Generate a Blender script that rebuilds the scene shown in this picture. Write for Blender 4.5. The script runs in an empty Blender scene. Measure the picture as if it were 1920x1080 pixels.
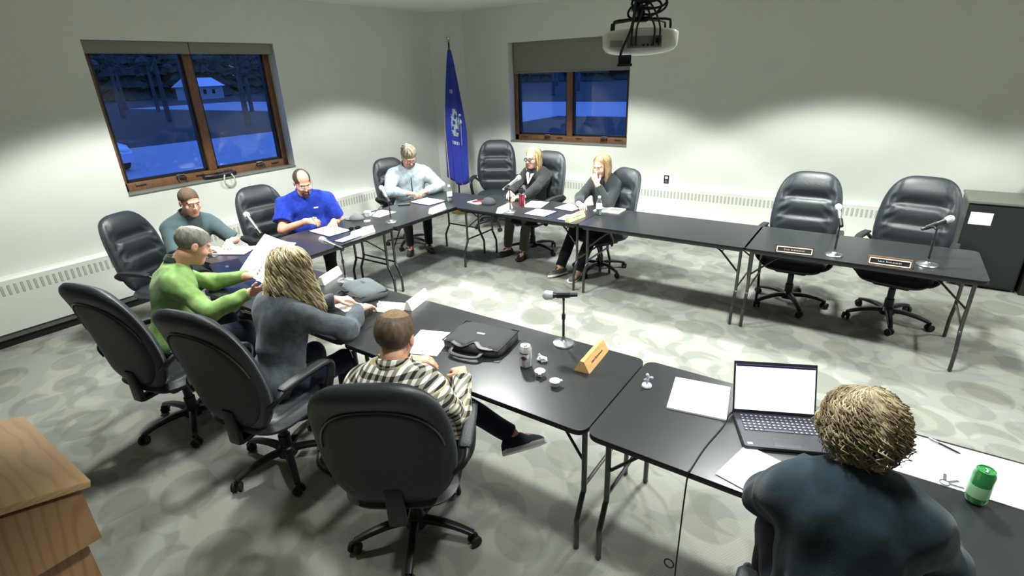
import bpy, bmesh, math, random
import numpy as np
from mathutils import Vector, Matrix

S = bpy.context.scene
COL = S.collection
R = math.radians
PI = math.pi
random.seed(7)

# ---------------------------------------------------------------- camera
CAM = Vector((6.2924, -7.2715, 2.1596))
yaw, pit, rol = 2.1835, 0.389472, -0.036568
F_ = Vector((math.cos(pit)*math.cos(yaw), math.cos(pit)*math.sin(yaw), -math.sin(pit)))
R_ = Vector((math.sin(yaw), -math.cos(yaw), 0)); U_ = R_.cross(F_)
R2 = R_*math.cos(rol)+U_*math.sin(rol); U2 = -R_*math.sin(rol)+U_*math.cos(rol)
cd = bpy.data.cameras.new('camera'); cam = bpy.data.objects.new('camera', cd); COL.objects.link(cam)
cam.matrix_world = Matrix(((R2.x, U2.x, -F_.x, CAM.x), (R2.y, U2.y, -F_.y, CAM.y), (R2.z, U2.z, -F_.z, CAM.z), (0, 0, 0, 1)))
cd.sensor_width = 36; cd.lens = 987.1*36/1920; cd.clip_start = 0.02; cd.clip_end = 300
S.camera = cam

# ---------------------------------------------------------------- world (blue dusk outside), exposure
w = bpy.data.worlds.new('world'); S.world = w; w.use_nodes = True
w.node_tree.nodes['Background'].inputs[0].default_value = (0.055, 0.14, 0.56, 1)
w.node_tree.nodes['Background'].inputs[1].default_value = 2.0
S.view_settings.view_transform = 'Standard'; S.view_settings.look = 'None'
S.view_settings.exposure = 0.12; S.view_settings.gamma = 1.0; S.view_settings.use_curve_mapping = False

# ---------------------------------------------------------------- recessed ceiling lamps with louvre cut-off
CEIL = 3.066
LAMPS = [(x, y) for x in (3.15, 5.85, 8.55) for y in (-1.9, -5.8)]+[(3.45, -3.65), (5.85, -3.65), (8.55, -3.65)]+[(1.75, -2.35), (1.75, -5.05)]
def area_lamp(x, y, p, cone=116, size=0.17):
    l = bpy.data.lights.new('ceiling_lamp_light', 'SPOT'); l.shadow_soft_size = size
    l.energy = p; l.spot_size = R(cone); l.spot_blend = .22; l.color = (0.96, 1.0, 0.955)
    o = bpy.data.objects.new('ceiling_lamp_light', l); COL.objects.link(o); o.location = (x, y, CEIL-0.012)
    return o
LAMP_W = {-1.9: 600, -3.65: 600, -5.8: 230, -2.35: 420, -5.05: 640}
for x, y in LAMPS:
    area_lamp(x, y, LAMP_W[y]*(0.55 if x > 7 else 1)*(1.3 if (x == 5.85 and y == -5.8) else 1), 92 if y == -5.8 else 116)

# ---------------------------------------------------------------- object helpers
def link(o, parent=None):
    COL.objects.link(o)
    if parent is not None: o.parent = parent
    return o
def tag(o, label=None, cat=None, group=None, kind=None):
    if label: o['label'] = label
    if cat: o['category'] = cat
    if group: o['group'] = group
    if kind: o['kind'] = kind
    return o
def thing(name, label, cat, loc=(0, 0, 0), rz=0, group=None):
    o = bpy.data.objects.new(name, None); link(o); o.location = loc; o.rotation_euler = (0, 0, rz)
    o.empty_display_size = .05
    return tag(o, label, cat, group)
def copy_tree(o, parent=None):
    c = o.copy(); COL.objects.link(c)
    if parent is not None: c.parent = parent
    for ch in [x for x in S.objects if x.parent == o]: copy_tree(ch, c)
    return c
KIDS = {}
def setmesh(me, mats, sharp=35, smooth=True):
    for m in (mats if isinstance(mats, (list, tuple)) else [mats]): me.materials.append(m)
    if smooth:
        me.polygons.foreach_set('use_smooth', [True]*len(me.polygons))
        if sharp: me.set_sharp_from_angle(angle=R(sharp))
    me.update()

class G:
    """collects shapes and links them as one mesh"""
    def __init__(s): s.v = []; s.f = []; s.m = []
    def add(s, vs, fs, mi=0, M=None):
        b = len(s.v)
        for p in vs:
            p = Vector(p)
            if M is not None: p = M @ p
            s.v.append(p)
        for f in fs: s.f.append([b+i for i in f]); s.m.append(mi)
        return s
    def bm(s, bm, mi=0, M=None):
        bm.verts.index_update()
        s.add([v.co.copy() for v in bm.verts], [[v.index for v in f.verts] for f in bm.faces], mi, M); bm.free(); return s
    def box(s, x0, x1, y0, y1, z0, z1, bev=0, mi=0, M=None, seg=2):
        bm = bmesh.new(); bmesh.ops.create_cube(bm, size=1)
        for v in bm.verts: v.co = Vector(((x0+x1)/2+v.co.x*(x1-x0), (y0+y1)/2+v.co.y*(y1-y0), (z0+z1)/2+v.co.z*(z1-z0)))
        if bev: bmesh.ops.bevel(bm, geom=list(bm.edges), offset=bev, segments=seg, profile=.5, affect='EDGES')
        return s.bm(bm, mi, M)
    def prism(s, poly, z0, z1, mi=0, M=None, bev=0):
        n = len(poly)
        if bev:
            c = Vector((sum(p[0] for p in poly)/n, sum(p[1] for p in poly)/n))
            ins = []
            for p in poly:
                d = c-Vector(p[:2]); d.normalize(); ins.append((p[0]+d.x*bev, p[1]+d.y*bev))
            L = [[(x, y, z0) for x, y in ins], [(x, y, z0+bev) for x, y in poly], [(x, y, z1-bev) for x, y in poly], [(x, y, z1) for x, y in ins]]
        else: L = [[(p[0], p[1], z0) for p in poly], [(p[0], p[1], z1) for p in poly]]
        vs = [q for l in L for q in l]; fs = [list(range(n))[::-1], [(len(L)-1)*n+i for i in range(n)]]
        for k in range(len(L)-1):
            for i in range(n): j = (i+1) % n; fs.append([k*n+i, k*n+j, (k+1)*n+j, (k+1)*n+i])
        return s.add(vs, fs, mi, M)
    def lathe(s, prof, n=20, mi=0, M=None):
        vs = []; fs = []
        for r, z in prof:
            for i in range(n): a = 2*PI*i/n; vs.append((r*math.cos(a), r*math.sin(a), z))
        for k in range(len(prof)-1):
            for i in range(n): j = (i+1) % n; fs.append([k*n+i, k*n+j, (k+1)*n+j, (k+1)*n+i])
        fs.append(list(range(n))[::-1]); fs.append([(len(prof)-1)*n+i for i in range(n)])
        return s.add(vs, fs, mi, M)
    def sweep(s, pts, prof, mi=0, up=(0, 0, 1), closed=False, scales=None, M=None, cap=True):
        P = [Vector(p) for p in pts]; n = len(P); m = len(prof); vs = []; fs = []; T = []
        for i in range(n):
            a = P[(i-1) % n] if (closed or i > 0) else P[i]; b = P[(i+1) % n] if (closed or i < n-1) else P[i]
            T.append((b-a).normalized())
        u = Vector(up); u = u-T[0]*u.dot(T[0])
        if u.length < 1e-4: u = T[0].orthogonal()
        u.normalize()
        for i in range(n):
            if i:
                q = T[i-1].rotation_difference(T[i]); u = q @ u; u = (u-T[i]*u.dot(T[i])).normalized()
            v = T[i].cross(u); k = scales[i] if scales else 1
            for a, b in prof: vs.append(P[i]+(v*a+u*b)*k)
        for i in range(n if closed else n-1):
            i2 = (i+1) % n
            for j in range(m): j2 = (j+1) % m; fs.append([i*m+j, i*m+j2, i2*m+j2, i2*m+j])
        if cap and not closed: fs.append(list(range(m))[::-1]); fs.append([(n-1)*m+j for j in range(m)])
        return s.add(vs, fs, mi, M)
    def tube(s, pts, r, n=8, mi=0, closed=False, M=None):
        sc = None
        if isinstance(r, (list, tuple)): sc = list(r); r = 1
        return s.sweep(pts, [(r*math.cos(2*PI*i/n), r*math.sin(2*PI*i/n)) for i in range(n)], mi, closed=closed, scales=sc, M=M)
    def ball(s, c, r, n=14, mi=0, M=None):
        if not isinstance(r, (list, tuple)): r = (r, r, r)
        bm = bmesh.new(); bmesh.ops.create_uvsphere(bm, u_segments=n, v_segments=n*2//3, radius=1)
        for v in bm.verts: v.co = Vector((c[0]+v.co.x*r[0], c[1]+v.co.y*r[1], c[2]+v.co.z*r[2]))
        return s.bm(bm, mi, M)
    def obj(s, name, mats, parent=None, loc=None, rz=0, sharp=35, smooth=True, label=None, cat=None, group=None, kind=None):
        me = bpy.data.meshes.new(name); me.from_pydata(s.v, [], s.f)
        me.polygons.foreach_set('material_index', s.m)
        setmesh(me, mats, sharp, smooth)
        bm = bmesh.new(); bm.from_mesh(me); bmesh.ops.recalc_face_normals(bm, faces=bm.faces); bm.to_mesh(me); bm.free()
        o = bpy.data.objects.new(name, me); link(o, parent)
        if loc is not None: o.location = loc; o.rotation_euler = (0, 0, rz)
        return tag(o, label, cat, group, kind)
def rrect(x0, x1, y0, y1, r, n=5):
    P = []
    for cx, cy, a0 in ((x1-r, y1-r, 0), (x0+r, y1-r, 90), (x0+r, y0+r, 180), (x1-r, y0+r, 270)):
        for i in range(n+1): a = R(a0+90*i/n); P.append((cx+r*math.cos(a), cy+r*math.sin(a)))
    return P
def rprof(w, h, r=None, n=3):
    r = r or min(w, h)*.45; return rrect(-w/2, w/2, -h/2, h/2, r, n)
def smooth_path(pts, n=6):
    P = [Vector(p) for p in pts]; out = []
    for i in range(len(P)-1):
        p0 = P[max(i-1, 0)]; p1 = P[i]; p2 = P[i+1]; p3 = P[min(i+2, len(P)-1)]
        for k in range(n):
            t = k/n
            out.append(.5*((2*p1)+(p2-p0)*t+(2*p0-5*p1+4*p2-p3)*t*t+(3*p1-p0-3*p2+p3)*t**3))
    out.append(P[-1]); return out
def frame(p, x, up=(0, 0, 1)):
    """matrix with local X along x, Z towards up"""
    X = Vector(x).normalized(); Y = Vector(up).cross(X).normalized(); Z = X.cross(Y)
    return Matrix(((X.x, Y.x, Z.x, p[0]), (X.y, Y.y, Z.y, p[1]), (X.z, Y.z, Z.z, p[2]), (0, 0, 0, 1)))
def TR(x, y, z=0, rz=0): return Matrix.Translation((x, y, z)) @ Matrix.Rotation(rz, 4, 'Z')

# ---------------------------------------------------------------- materials
def lin(c):
    if isinstance(c, str): c = [int(c[i:i+2], 16)/255 for i in (0, 2, 4)]
    return tuple(((x+.055)/1.055)**2.4 if x > .04045 else x/12.92 for x in c)+(1,)
class NT:
    def __init__(s, name):
        s.m = bpy.data.materials.new(name); s.m.use_nodes = True; s.t = s.m.node_tree; s.b = s.t.nodes['Principled BSDF']
    def n(s, typ, **k):
        o = s.t.nodes.new(typ)
        for a, b in k.items():
            if a.startswith('i_'):
                key = a[2:]; key = int(key) if key.isdigit() else key.replace('_', ' ')
                o.inputs[key].default_value = b
            else: setattr(o, a, b)
        return o
    def l(s, a, b): s.t.links.new(a, b)
def mat(name, c, rough=.5, metal=0, spec=.5, noise=0, nscale=20, bump=0, bscale=80, c2=None, sheen=0, coat=0, stretch=None, coatr=.1):
    k = NT(name); c = lin(c)
    k.b.inputs['Base Color'].default_value = c; k.b.inputs['Roughness'].default_value = rough
    k.b.inputs['Metallic'].default_value = metal; k.b.inputs['Specular IOR Level'].default_value = spec
    if sheen: k.b.inputs['Sheen Weight'].default_value = sheen
    if coat: k.b.inputs['Coat Weight'].default_value = coat; k.b.inputs['Coat Roughness'].default_value = coatr
    if noise or bump:
        tc = k.n('ShaderNodeTexCoord'); src = tc.outputs['Object']
        if stretch:
            mp = k.n('ShaderNodeMapping'); mp.inputs['Scale'].default_value = stretch; k.l(src, mp.inputs[0]); src = mp.outputs[0]
    if noise:
        n = k.n('ShaderNodeTexNoise', i_Scale=nscale, i_Detail=4.0); k.l(src, n.inputs['Vector'])
        r = k.n('ShaderNodeMix', data_type='RGBA'); r.inputs[6].default_value = c
        r.inputs[7].default_value = lin(c2) if c2 else tuple(max(0, x*(1-noise)) for x in c[:3])+(1,)
        cr = k.n('ShaderNodeMapRange', i_1=.35, i_2=.65); k.l(n.outputs[0], cr.inputs[0]); k.l(cr.outputs[0], r.inputs[0])
        k.l(r.outputs[2], k.b.inputs['Base Color'])
    if bump:
        n2 = k.n('ShaderNodeTexNoise', i_Scale=bscale, i_Detail=3.0); k.l(src, n2.inputs['Vector'])
        b = k.n('ShaderNodeBump', i_Strength=bump, i_Distance=.01); k.l(n2.outputs[0], b.inputs['Height']); k.l(b.outputs[0], k.b.inputs['Normal'])
    return k.m
def emis(name, c, s):
    k = NT(name); k.b.inputs['Base Color'].default_value = (0, 0, 0, 1)
    k.b.inputs['Emission Color'].default_value = lin(c); k.b.inputs['Emission Strength'].default_value = s
    return k.m
def glassy(name, tint=(1, 1, 1, 1), refl=.08, rough=.02):
    k = NT(name); t = k.n('ShaderNodeBsdfTransparent'); t.inputs[0].default_value = tint
    g = k.n('ShaderNodeBsdfGlossy'); g.inputs['Roughness'].default_value = rough
    fr = k.n('ShaderNodeLayerWeight'); fr.inputs[0].default_value = .25
    mr = k.n('ShaderNodeMapRange', i_3=refl*.4, i_4=min(1, refl*6)); k.l(fr.outputs['Fresnel'], mr.inputs[0])
    mx = k.n('ShaderNodeMixShader'); k.l(mr.outputs[0], mx.inputs[0]); k.l(t.outputs[0], mx.inputs[1]); k.l(g.outputs[0], mx.inputs[2])
    k.l(mx.outputs[0], k.t.nodes['Material Output'].inputs[0]); return k.m

M = {}
M['wall'] = mat('wall_paint', 'd9dcd5', .75, spec=.2, noise=.03, nscale=3, bump=.03, bscale=300)
M['wallb'] = mat('unseen_wall_paint', 'a3a39a', .8, spec=.2, bump=.03, bscale=300)  # unseen front and right walls, tone picked to hold down bounced light
M['ceil'] = mat('ceiling_paint', 'e2e3dc', .9, spec=.1, bump=.1, bscale=200)
M['heater'] = mat('heater_enamel', 'dfe2da', .45, spec=.4, noise=.02, nscale=6)
M['slot'] = mat('heater_slot', '8f918a', .6)
M['black'] = mat('black_plastic', '17191a', .42, noise=.2, nscale=60)
M['rub'] = mat('rubber', '101111', .7)
M['kick'] = mat('dark_kick_base', '0d0f0e', .6)
M['greyband'] = mat('grey_trim', '5d615a', .6)
M['leather'] = mat('black_leather', '2b3035', .46, spec=.5, bump=.12, bscale=60, noise=.12, nscale=8)
M['leatherback'] = mat('chair_back_vinyl', '24282a', .5, spec=.4, bump=.15, bscale=150)
M['piping'] = mat('piping', '4a4f50', .35, spec=.6)
M['chrome'] = mat('chrome', 'c8cacc', .2, metal=1)
M['steel'] = mat('silver_metal', 'b9bcc0', .32, metal=1, noise=.1, nscale=40)
M['legmetal'] = mat('black_tube_metal', '1b1d1d', .3, metal=0, spec=.8, coat=.5)
M['micgrey'] = mat('mic_mesh', 'd4d6d8', .45, metal=.3, bump=.6, bscale=400)
M['mictube'] = mat('mic_body', '3b3e41', .35, metal=.5)
M['paper'] = mat('white_paper', 'f4f5f3', .8, spec=.2, noise=.02, nscale=30)
M['ink'] = mat('printed_ink', '2b2b2e', .8)
M['oakframe'] = mat('stained_oak', '80583a', .45, noise=.5, nscale=14, c2='62432a', stretch=(8, 8, 1), coat=.2)
M['shade'] = mat('roller_shade', '84857a', .9, noise=.06, nscale=60, bump=.1, bscale=400)
M['sill'] = mat('stone_sill', '77786f', .5, noise=.1, nscale=40)
M['glass'] = glassy('window_glass', (.96, .98, 1, 1), .05)
M['clear'] = glassy('clear_plastic', (.9, .94, .95, 1), .25, .08)
M['platewood'] = mat('pale_wood', 'e0b77d', .45, noise=.3, nscale=16, c2='cf9f63', stretch=(1, 8, 8))
M['platedark'] = mat('dark_wood', '35281d', .45, noise=.2, nscale=20)
M['platewhite'] = mat('engraved_plate', 'e9e8de', .4)

def carpet():
    k = NT('patterned_carpet'); tc = k.n('ShaderNodeTexCoord')
    base = k.n('ShaderNodeMapping'); base.inputs['Rotation'].default_value = (0, 0, .5); k.l(tc.outputs['Object'], base.inputs[0])
    col = None
    prev = k.n('ShaderNodeRGB'); prev.outputs[0].default_value = lin('8a8c86'); prev = prev.outputs[0]
    lay = [((0, 0, 0), 1.7, .40, (.22, .12, 0), '74766e'), ((3.3, 1.7, 0), 2.1, .38, (.16, -.2, 0), '9fa096'), ((7.1, 4.2, 0), 1.9, .36, (-.2, .14, 0), '65675f'),
           ((1.4, 9.7, 0), 2.6, .40, (.12, .16, 0), '96978d'), ((5.9, 2.8, 0), 2.3, .34, (-.14, -.16, 0), '6c6e66')]
    for off, sc, th, sh, c in lay:
        ms = []
        for dx in ((0, 0, 0), sh):
            mp = k.n('ShaderNodeMapping'); mp.inputs['Location'].default_value = (off[0]+dx[0], off[1]+dx[1], 0); mp.inputs['Scale'].default_value = (sc, sc*1.25, 1)
            k.l(base.outputs[0], mp.inputs[0])
            v = k.n('ShaderNodeTexVoronoi', feature='F1', voronoi_dimensions='2D'); v.inputs['Scale'].default_value = 1; v.inputs['Randomness'].default_value = .75
            k.l(mp.outputs[0], v.inputs['Vector'])
            mr = k.n('ShaderNodeMapRange', i_1=th-.02, i_2=th+.02, i_3=1.0, i_4=0.0); k.l(v.outputs['Distance'], mr.inputs[0]); ms.append((mr, v))
        a = ms[0][0].outputs[0]
        inv = k.n('ShaderNodeMath', operation='SUBTRACT'); inv.inputs[0].default_value = 1; k.l(ms[1][0].outputs[0], inv.inputs[1])
        # some cells full discs, some crescents
        sel = k.n('ShaderNodeSeparateColor'); k.l(ms[0][1].outputs['Color'], sel.inputs[0])
        gt = k.n('ShaderNodeMath', operation='GREATER_THAN'); k.l(sel.outputs[0], gt.inputs[0]); gt.inputs[1].default_value = .6
        mx = k.n('ShaderNodeMath', operation='MAXIMUM'); k.l(inv.outputs[0], mx.inputs[0]); k.l(gt.outputs[0], mx.inputs[1])
        mul = k.n('ShaderNodeMath', operation='MULTIPLY'); k.l(a, mul.inputs[0]); k.l(mx.outputs[0], mul.inputs[1])
        mm = k.n('ShaderNodeMath', operation='MULTIPLY'); k.l(mul.outputs[0], mm.inputs[0]); mm.inputs[1].default_value = .44
        r = k.n('ShaderNodeMix', data_type='RGBA'); k.l(mm.outputs[0], r.inputs[0]); k.l(prev, r.inputs[6]); r.inputs[7].default_value = lin(c)
        prev = r.outputs[2]
    # rib texture of the pile
    wv = k.n('ShaderNodeTexWave', wave_type='BANDS', i_Scale=28.0, i_Distortion=.6); k.l(base.outputs[0], wv.inputs['Vector'])
    ns = k.n('ShaderNodeTexNoise', i_Scale=220.0, i_Detail=2.0); k.l(tc.outputs['Object'], ns.inputs['Vector'])
    ad = k.n('ShaderNodeMath', operation='MULTIPLY_ADD'); k.l(wv.outputs['Fac'], ad.inputs[0]); ad.inputs[1].default_value = .4; k.l(ns.outputs[0], ad.inputs[2])
    hs = k.n('ShaderNodeMapRange', i_1=.3, i_2=1.1, i_3=.88, i_4=1.06); k.l(ad.outputs[0], hs.inputs[0])
    vm = k.n('ShaderNodeVectorMath', operation='SCALE'); k.l(prev, vm.inputs[0]); k.l(hs.outputs[0], vm.inputs['Scale'])
    k.l(vm.outputs[0], k.b.inputs['Base Color']); k.b.inputs['Roughness'].default_value = .95; k.b.inputs['Specular IOR Level'].default_value = .15
    b = k.n('ShaderNodeBump', i_Strength=.3, i_Distance=.005); k.l(ad.outputs[0], b.inputs['Height']); k.l(b.outputs[0], k.b.inputs['Normal'])
    return k.m
M['carpet'] = carpet()
M['tabletop'] = mat('black_laminate', '2a2d2f', .28, spec=.6, noise=.15, nscale=10, bump=.04, bscale=260)
M['tableedge'] = mat('table_edge', '0f1111', .4)
def wood(name, c1, c2, sc=(1, 14, 14), rough=.42, ws=2.2):
    k = NT(name); tc = k.n('ShaderNodeTexCoord'); mp = k.n('ShaderNodeMapping'); mp.inputs['Scale'].default_value = sc; k.l(tc.outputs['Object'], mp.inputs[0])
    n = k.n('ShaderNodeTexNoise', i_Scale=1.6, i_Detail=3.0); k.l(mp.outputs[0], n.inputs['Vector'])
    wv = k.n('ShaderNodeTexWave', wave_type='RINGS', i_Scale=ws, i_Distortion=7.0, i_Detail=2.0); wv.inputs['Detail Scale'].default_value = .6
    k.l(mp.outputs[0], wv.inputs['Vector'])
    r = k.n('ShaderNodeMix', data_type='RGBA'); r.inputs[6].default_value = lin(c1); r.inputs[7].default_value = lin(c2)
    mr = k.n('ShaderNodeMapRange', i_1=.55, i_2=1.0, i_3=0.0, i_4=.75); k.l(wv.outputs['Fac'], mr.inputs[0]); k.l(mr.outputs[0], r.inputs[0]); k.l(r.outputs[2], k.b.inputs['Base Color'])
    k.b.inputs['Roughness'].default_value = rough; return k.m
M['oak'] = wood('honey_oak', 'd6ad80', 'c49a6c', (1.6, 7, 7), ws=3.5)
# ================================================================ THE SETTING
YN, XR = -9.4, 9.6      # wall behind the camera, wall on the right
def struct(g, name, m, **k): return g.obj(name, m, kind='structure', **k)
struct(G().box(-.3, XR+.2, YN-.2, .3, -.12, 0), 'floor', M['carpet'], smooth=False)
struct(G().box(-.3, XR+.2, YN-.2, .3, CEIL, CEIL+.12), 'ceiling', M['ceil'], smooth=False)
W1 = (-5.087, -3.133); W2 = (1.264, 3.264); WZ = (1.13, 2.57); TH = .3
g = G()
g.box(-TH, 0, YN, W1[0], 0, CEIL); g.box(-TH, 0, W1[1], .3, 0, CEIL); g.box(-TH, 0, W1[0], W1[1], 0, WZ[0]); g.box(-TH, 0, W1[0], W1[1], WZ[1], CEIL)
struct(g, 'wall_left', M['wall'], smooth=False)
g = G()
g.box(-.0, W2[0], 0, TH, 0, CEIL); g.box(W2[1], XR, 0, TH, 0, CEIL); g.box(W2[0], W2[1], 0, TH, 0, WZ[0]); g.box(W2[0], W2[1], 0, TH, WZ[1], CEIL)
struct(g, 'wall_back', M['wall'], smooth=False)
struct(G().box(XR, XR+.2, YN, .3, 0, CEIL), 'wall_right', M['wallb'], smooth=False)
struct(G().box(-.3, XR+.2, YN-.2, YN, 0, CEIL), 'wall_front', M['wallb'], smooth=False)
struct(G().prism([(-.01, .01), (-.01, -.37), (0, -.36), (.40, 0), (.41, .01)], 0, CEIL), 'wall_corner', M['wall'], smooth=False)

def window(name, a0, a1, T, drop):
    """built in local coords: X along the wall, Y outward, Z up; T places it"""
    root = bpy.data.objects.new(name, None); link(root); tag(root, kind='structure'); root.matrix_world = T
    L = a1-a0; z0, z1 = WZ; fw = .07; y0, y1 = .14, .21
    g = G()
    g.box(0, L, y0, y1, z0, z0+.085, .004); g.box(0, L, y0, y1, z1-fw, z1, .004)
    g.box(0, fw, y0, y1, z0, z1, .004); g.box(L-fw, L, y0, y1, z0, z1, .004)
    mid = L*.5
    g.box(mid-.045, mid+.045, y0-.005, y1, z0+.085, z1-fw, .004)
    g.obj('window_frame', M['oakframe'], root)
    for i, (xa, xb) in enumerate(((fw, mid-.045), (mid+.045, L-fw))):
        g = G(); s = .03
        g.box(xa, xb, y0+.03, y1, z0+.085, z0+.085+s); g.box(xa, xb, y0+.03, y1, z1-fw-s, z1-fw); g.box(xa, xa+s, y0+.03, y1, z0+.085, z1-fw); g.box(xb-s, xb, y0+.03, y1, z0+.085, z1-fw)
        sash = g.obj('window_sash', M['black'], root)
        G().box(xa+s-.005, xb-s+.005, y0+.05, y0+.056, z0+.085+s-.005, z1-fw-s+.005).obj('window_pane', M['glass'], sash, smooth=False)
        # crank and two latches
        c = (xa+xb)/2+.1
        g = G(); g.box(c-.05, c+.05, y0-.03, y0+.003, z0+.05, z0+.075, .006); g.tube([(c-.04, y0-.03, z0+.062), (c-.04, y0-.05, z0+.03), (c+.03, y0-.055, z0+.028), (c+.045, y0-.03, z0+.05)], .006)
        g.obj('crank_handle', M['platedark'], root)
        G().box(c-.045, c+.045, y0-.012, y0+.01, z0+.084, z0+.096, .004).obj('crank_cover', M['steel'], root)
        for q in (xa+.12, xb-.12): G().box(q-.05, q+.05, y0-.012, y0+.003, z0+.045, z0+.06, .005).obj('window_latch', M['platedark'], root)
    G().box(-.0, L, -.012, .14, z0-.018, z0+.003, .004).obj('window_sill', M['sill'], root)
    if drop[0] > .2:
        G().box(.03, L-.01, .11, .116, z1-drop[0], z1-.003).box(.03, L-.01, .105, .121, z1-drop[0]-.02, z1-drop[0]+.005, .004).obj('roller_shade', M['shade'], root)
    else:
        for k in range(2): G().box(k*L/2+.004, (k+1)*L/2-.004, .03, .12, z1-drop[k], z1-.002, .005).obj('shade_cassette', M['shade'], root)
    return root
# left wall: X along +y, Y outward (-x)
window('window_1', W1[0], W1[1], Matrix(((0, -1, 0, 0), (1, 0, 0, W1[0]), (0, 0, 1, 0), (0, 0, 0, 1))), (.115, .115))
window('window_2', W2[0], W2[1], Matrix(((1, 0, 0, W2[0]), (0, 1, 0, 0), (0, 0, 1, 0), (0, 0, 0, 1))), (.42, .42))

# baseboard heater covers along both walls
def heater(name, label, T, L, skip=()):
    root = thing(name, label, 'heater', group=None); root.matrix_world = T
    g = G(); g.prism([(0, .13), (.10, .13), (.10, .60), (.085, .62), (0, .62)], 0, L, M=Matrix(((0, 0, 1, 0), (1, 0, 0, 0), (0, 1, 0, 0), (0, 0, 0, 1))))
    g.obj('heater_cover', M['heater'], root, sharp=20)
    g = G(); n = int(L/.0475)
    for i in range(n):
        x = .03+i*.0475
        g.box(x, x+.026, .092, .1015, .462, .56, .004, seg=1)
        g.box(x+.006, x+.020, .1012, .1022, .468, .554, 0, mi=1)
    g.obj('heater_grille', [M['slot'], mat('slot_fin', 'b9bbb2', .6)], root)
    G().box(0, L, .0, .088, .075, .13).obj('heater_skirt', M['greyband'], root, smooth=False)
    G().box(0, L, .0, .07, .0, .075).obj('heater_base', M['kick'], root, smooth=False)
    return root
heater('baseboard_heater', 'long white slotted baseboard heater cover under the bigger dusk window, left wall', Matrix(((0, 1, 0, 0), (1, 0, 0, YN+.02), (0, 0, 1, 0), (0, 0, 0, 1))), -1.95-YN-.02)
heater('baseboard_heater', 'long white slotted baseboard heater cover on the wall behind the two empty chairs', Matrix(((1, 0, 0, 2.1), (0, -1, 0, 0), (0, 0, 1, 0), (0, 0, 0, 1))), 4.95)
struct(G().box(.0, .012, -1.95, -.37, 0, .1), 'baseboard_left', M['kick'], smooth=False)
struct(G().box(.41, 2.1, -.012, 0, 0, .1), 'baseboard_back', M['kick'], smooth=False)
# wall outlet
o = thing('wall_outlet', 'small black double wall outlet above the heater, near woman with long fair hair', 'outlet', (3.88, 0, .70))
G().box(-.035, .035, -.008, 0, -.057, .057, .003).obj('cover_plate', M['black'], o)
G().box(-.02, .02, -.011, -.007, .008, .04, .004).obj('socket', M['paper'], o)
G().box(-.02, .02, -.011, -.007, -.04, -.008, .004).obj('socket', M['steel'], o)

# ceiling luminaires (frames round the louvred lamps)
for i, (x, y) in enumerate(LAMPS):
    g = G()
    for a, b, c, d in ((-.3, .3, -.3, -.27), (-.3, .3, .27, .3), (-.3, -.27, -.27, .27), (.27, .3, -.27, .27)): g.box(x+a, x+b, y+c, y+d, CEIL-.008, CEIL+.002)
    for q in (-.14, 0, .14): g.box(x+q-.004, x+q+.004, y-.27, y+.27, CEIL-.006, CEIL)
    g.obj('trim_%d' % (i+1), M['steel'], kind='structure', smooth=False)

# ================================================================ OUTSIDE (seen through the panes, blue dusk)
M['grass'] = mat('dusk_grass', '3b4539', .95, noise=.35, nscale=1.2)
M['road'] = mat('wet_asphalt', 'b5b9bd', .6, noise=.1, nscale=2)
M['bark'] = mat('bark', '5e5952', .9, noise=.4, nscale=8)
M['leaf'] = mat('conifer_green', '4a5648', .95, noise=.5, nscale=6)
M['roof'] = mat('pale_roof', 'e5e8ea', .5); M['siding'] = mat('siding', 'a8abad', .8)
g = G(); g.box(-170, -.4, -120, 170, -1.0, -.6); g.box(-.4, 80, .5, 170, -1.0, -.6)
g.obj('lawn', M['grass'], label='dark dusk grass spreading beyond both windows', cat='lawn', kind='stuff', smooth=False)
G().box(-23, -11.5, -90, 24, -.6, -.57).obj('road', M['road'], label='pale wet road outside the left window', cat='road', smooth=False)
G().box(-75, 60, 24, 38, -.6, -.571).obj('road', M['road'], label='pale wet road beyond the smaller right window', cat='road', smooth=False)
def tree(x, y, h, kind, label, grp='trees beyond the road'):
    t = thing('tree', label, 'tree', (x, y, -.6), group=grp)
    rr = random.Random(int(x*31+y*17))
    G().tube([(0, 0, 0), (.05, 0, h*.4), (.0, .08, h*.9)], [.22, .15, .04], 8).obj('trunk', M['bark'], t)
    g = G()
    if kind == 'c':
        for k in range(9):
            z = h*(.0+.108*k)+.12*h*.15; r = h*.24*(1-k/9.5)
            n = 12; vs = [(0, 0, z+h*.16)]; fs = []
            for i in range(n*2):
                a = PI*i/n; q = r*(1 if i % 2 else .72)*rr.uniform(.85, 1.1); vs.append((q*math.cos(a), q*math.sin(a), max(.02, z-rr.uniform(0, .12)*r)))
            for i in range(n*2): fs.append([0, 1+i, 1+(i+1) % (2*n)])
            fs.append(list(range(1, 2*n+1))[::-1]); g.add(vs, fs)
    else:
        for k in range(26):
            a = rr.uniform(0, 2*PI); z = h*rr.uniform(.45, 1); r = h*.2*rr.random()
            p = (math.cos(a)*r*2, math.sin(a)*r*2, z)
            g.tube([(0, 0, h*.4+z*.2), (p[0]*.5, p[1]*.5, z*.85), p], [.06, .04, .01], 5, mi=1)
            g.ball(p, (h*.05, h*.05, h*.04), 7)
    g.obj('crown', [M['leaf'], M['bark']], t)
TL = []
rq = random.Random(11)
for k in range(17): TL.append((-121+rq.uniform(-7, 5), 27+k*3.7, rq.uniform(15, 22), 'c', .5))
for k in range(12): TL.append((-90+k*4.4, 124+rq.uniform(-5, 5), rq.uniform(15, 22), 'c', .5))
for k in range(10): TL.append((-128, 30+k*6.1, rq.uniform(19, 24), 'c', .5))
for k in range(7): TL.append((-86+k*7.3, 133, rq.uniform(19, 24), 'c', .5))
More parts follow.
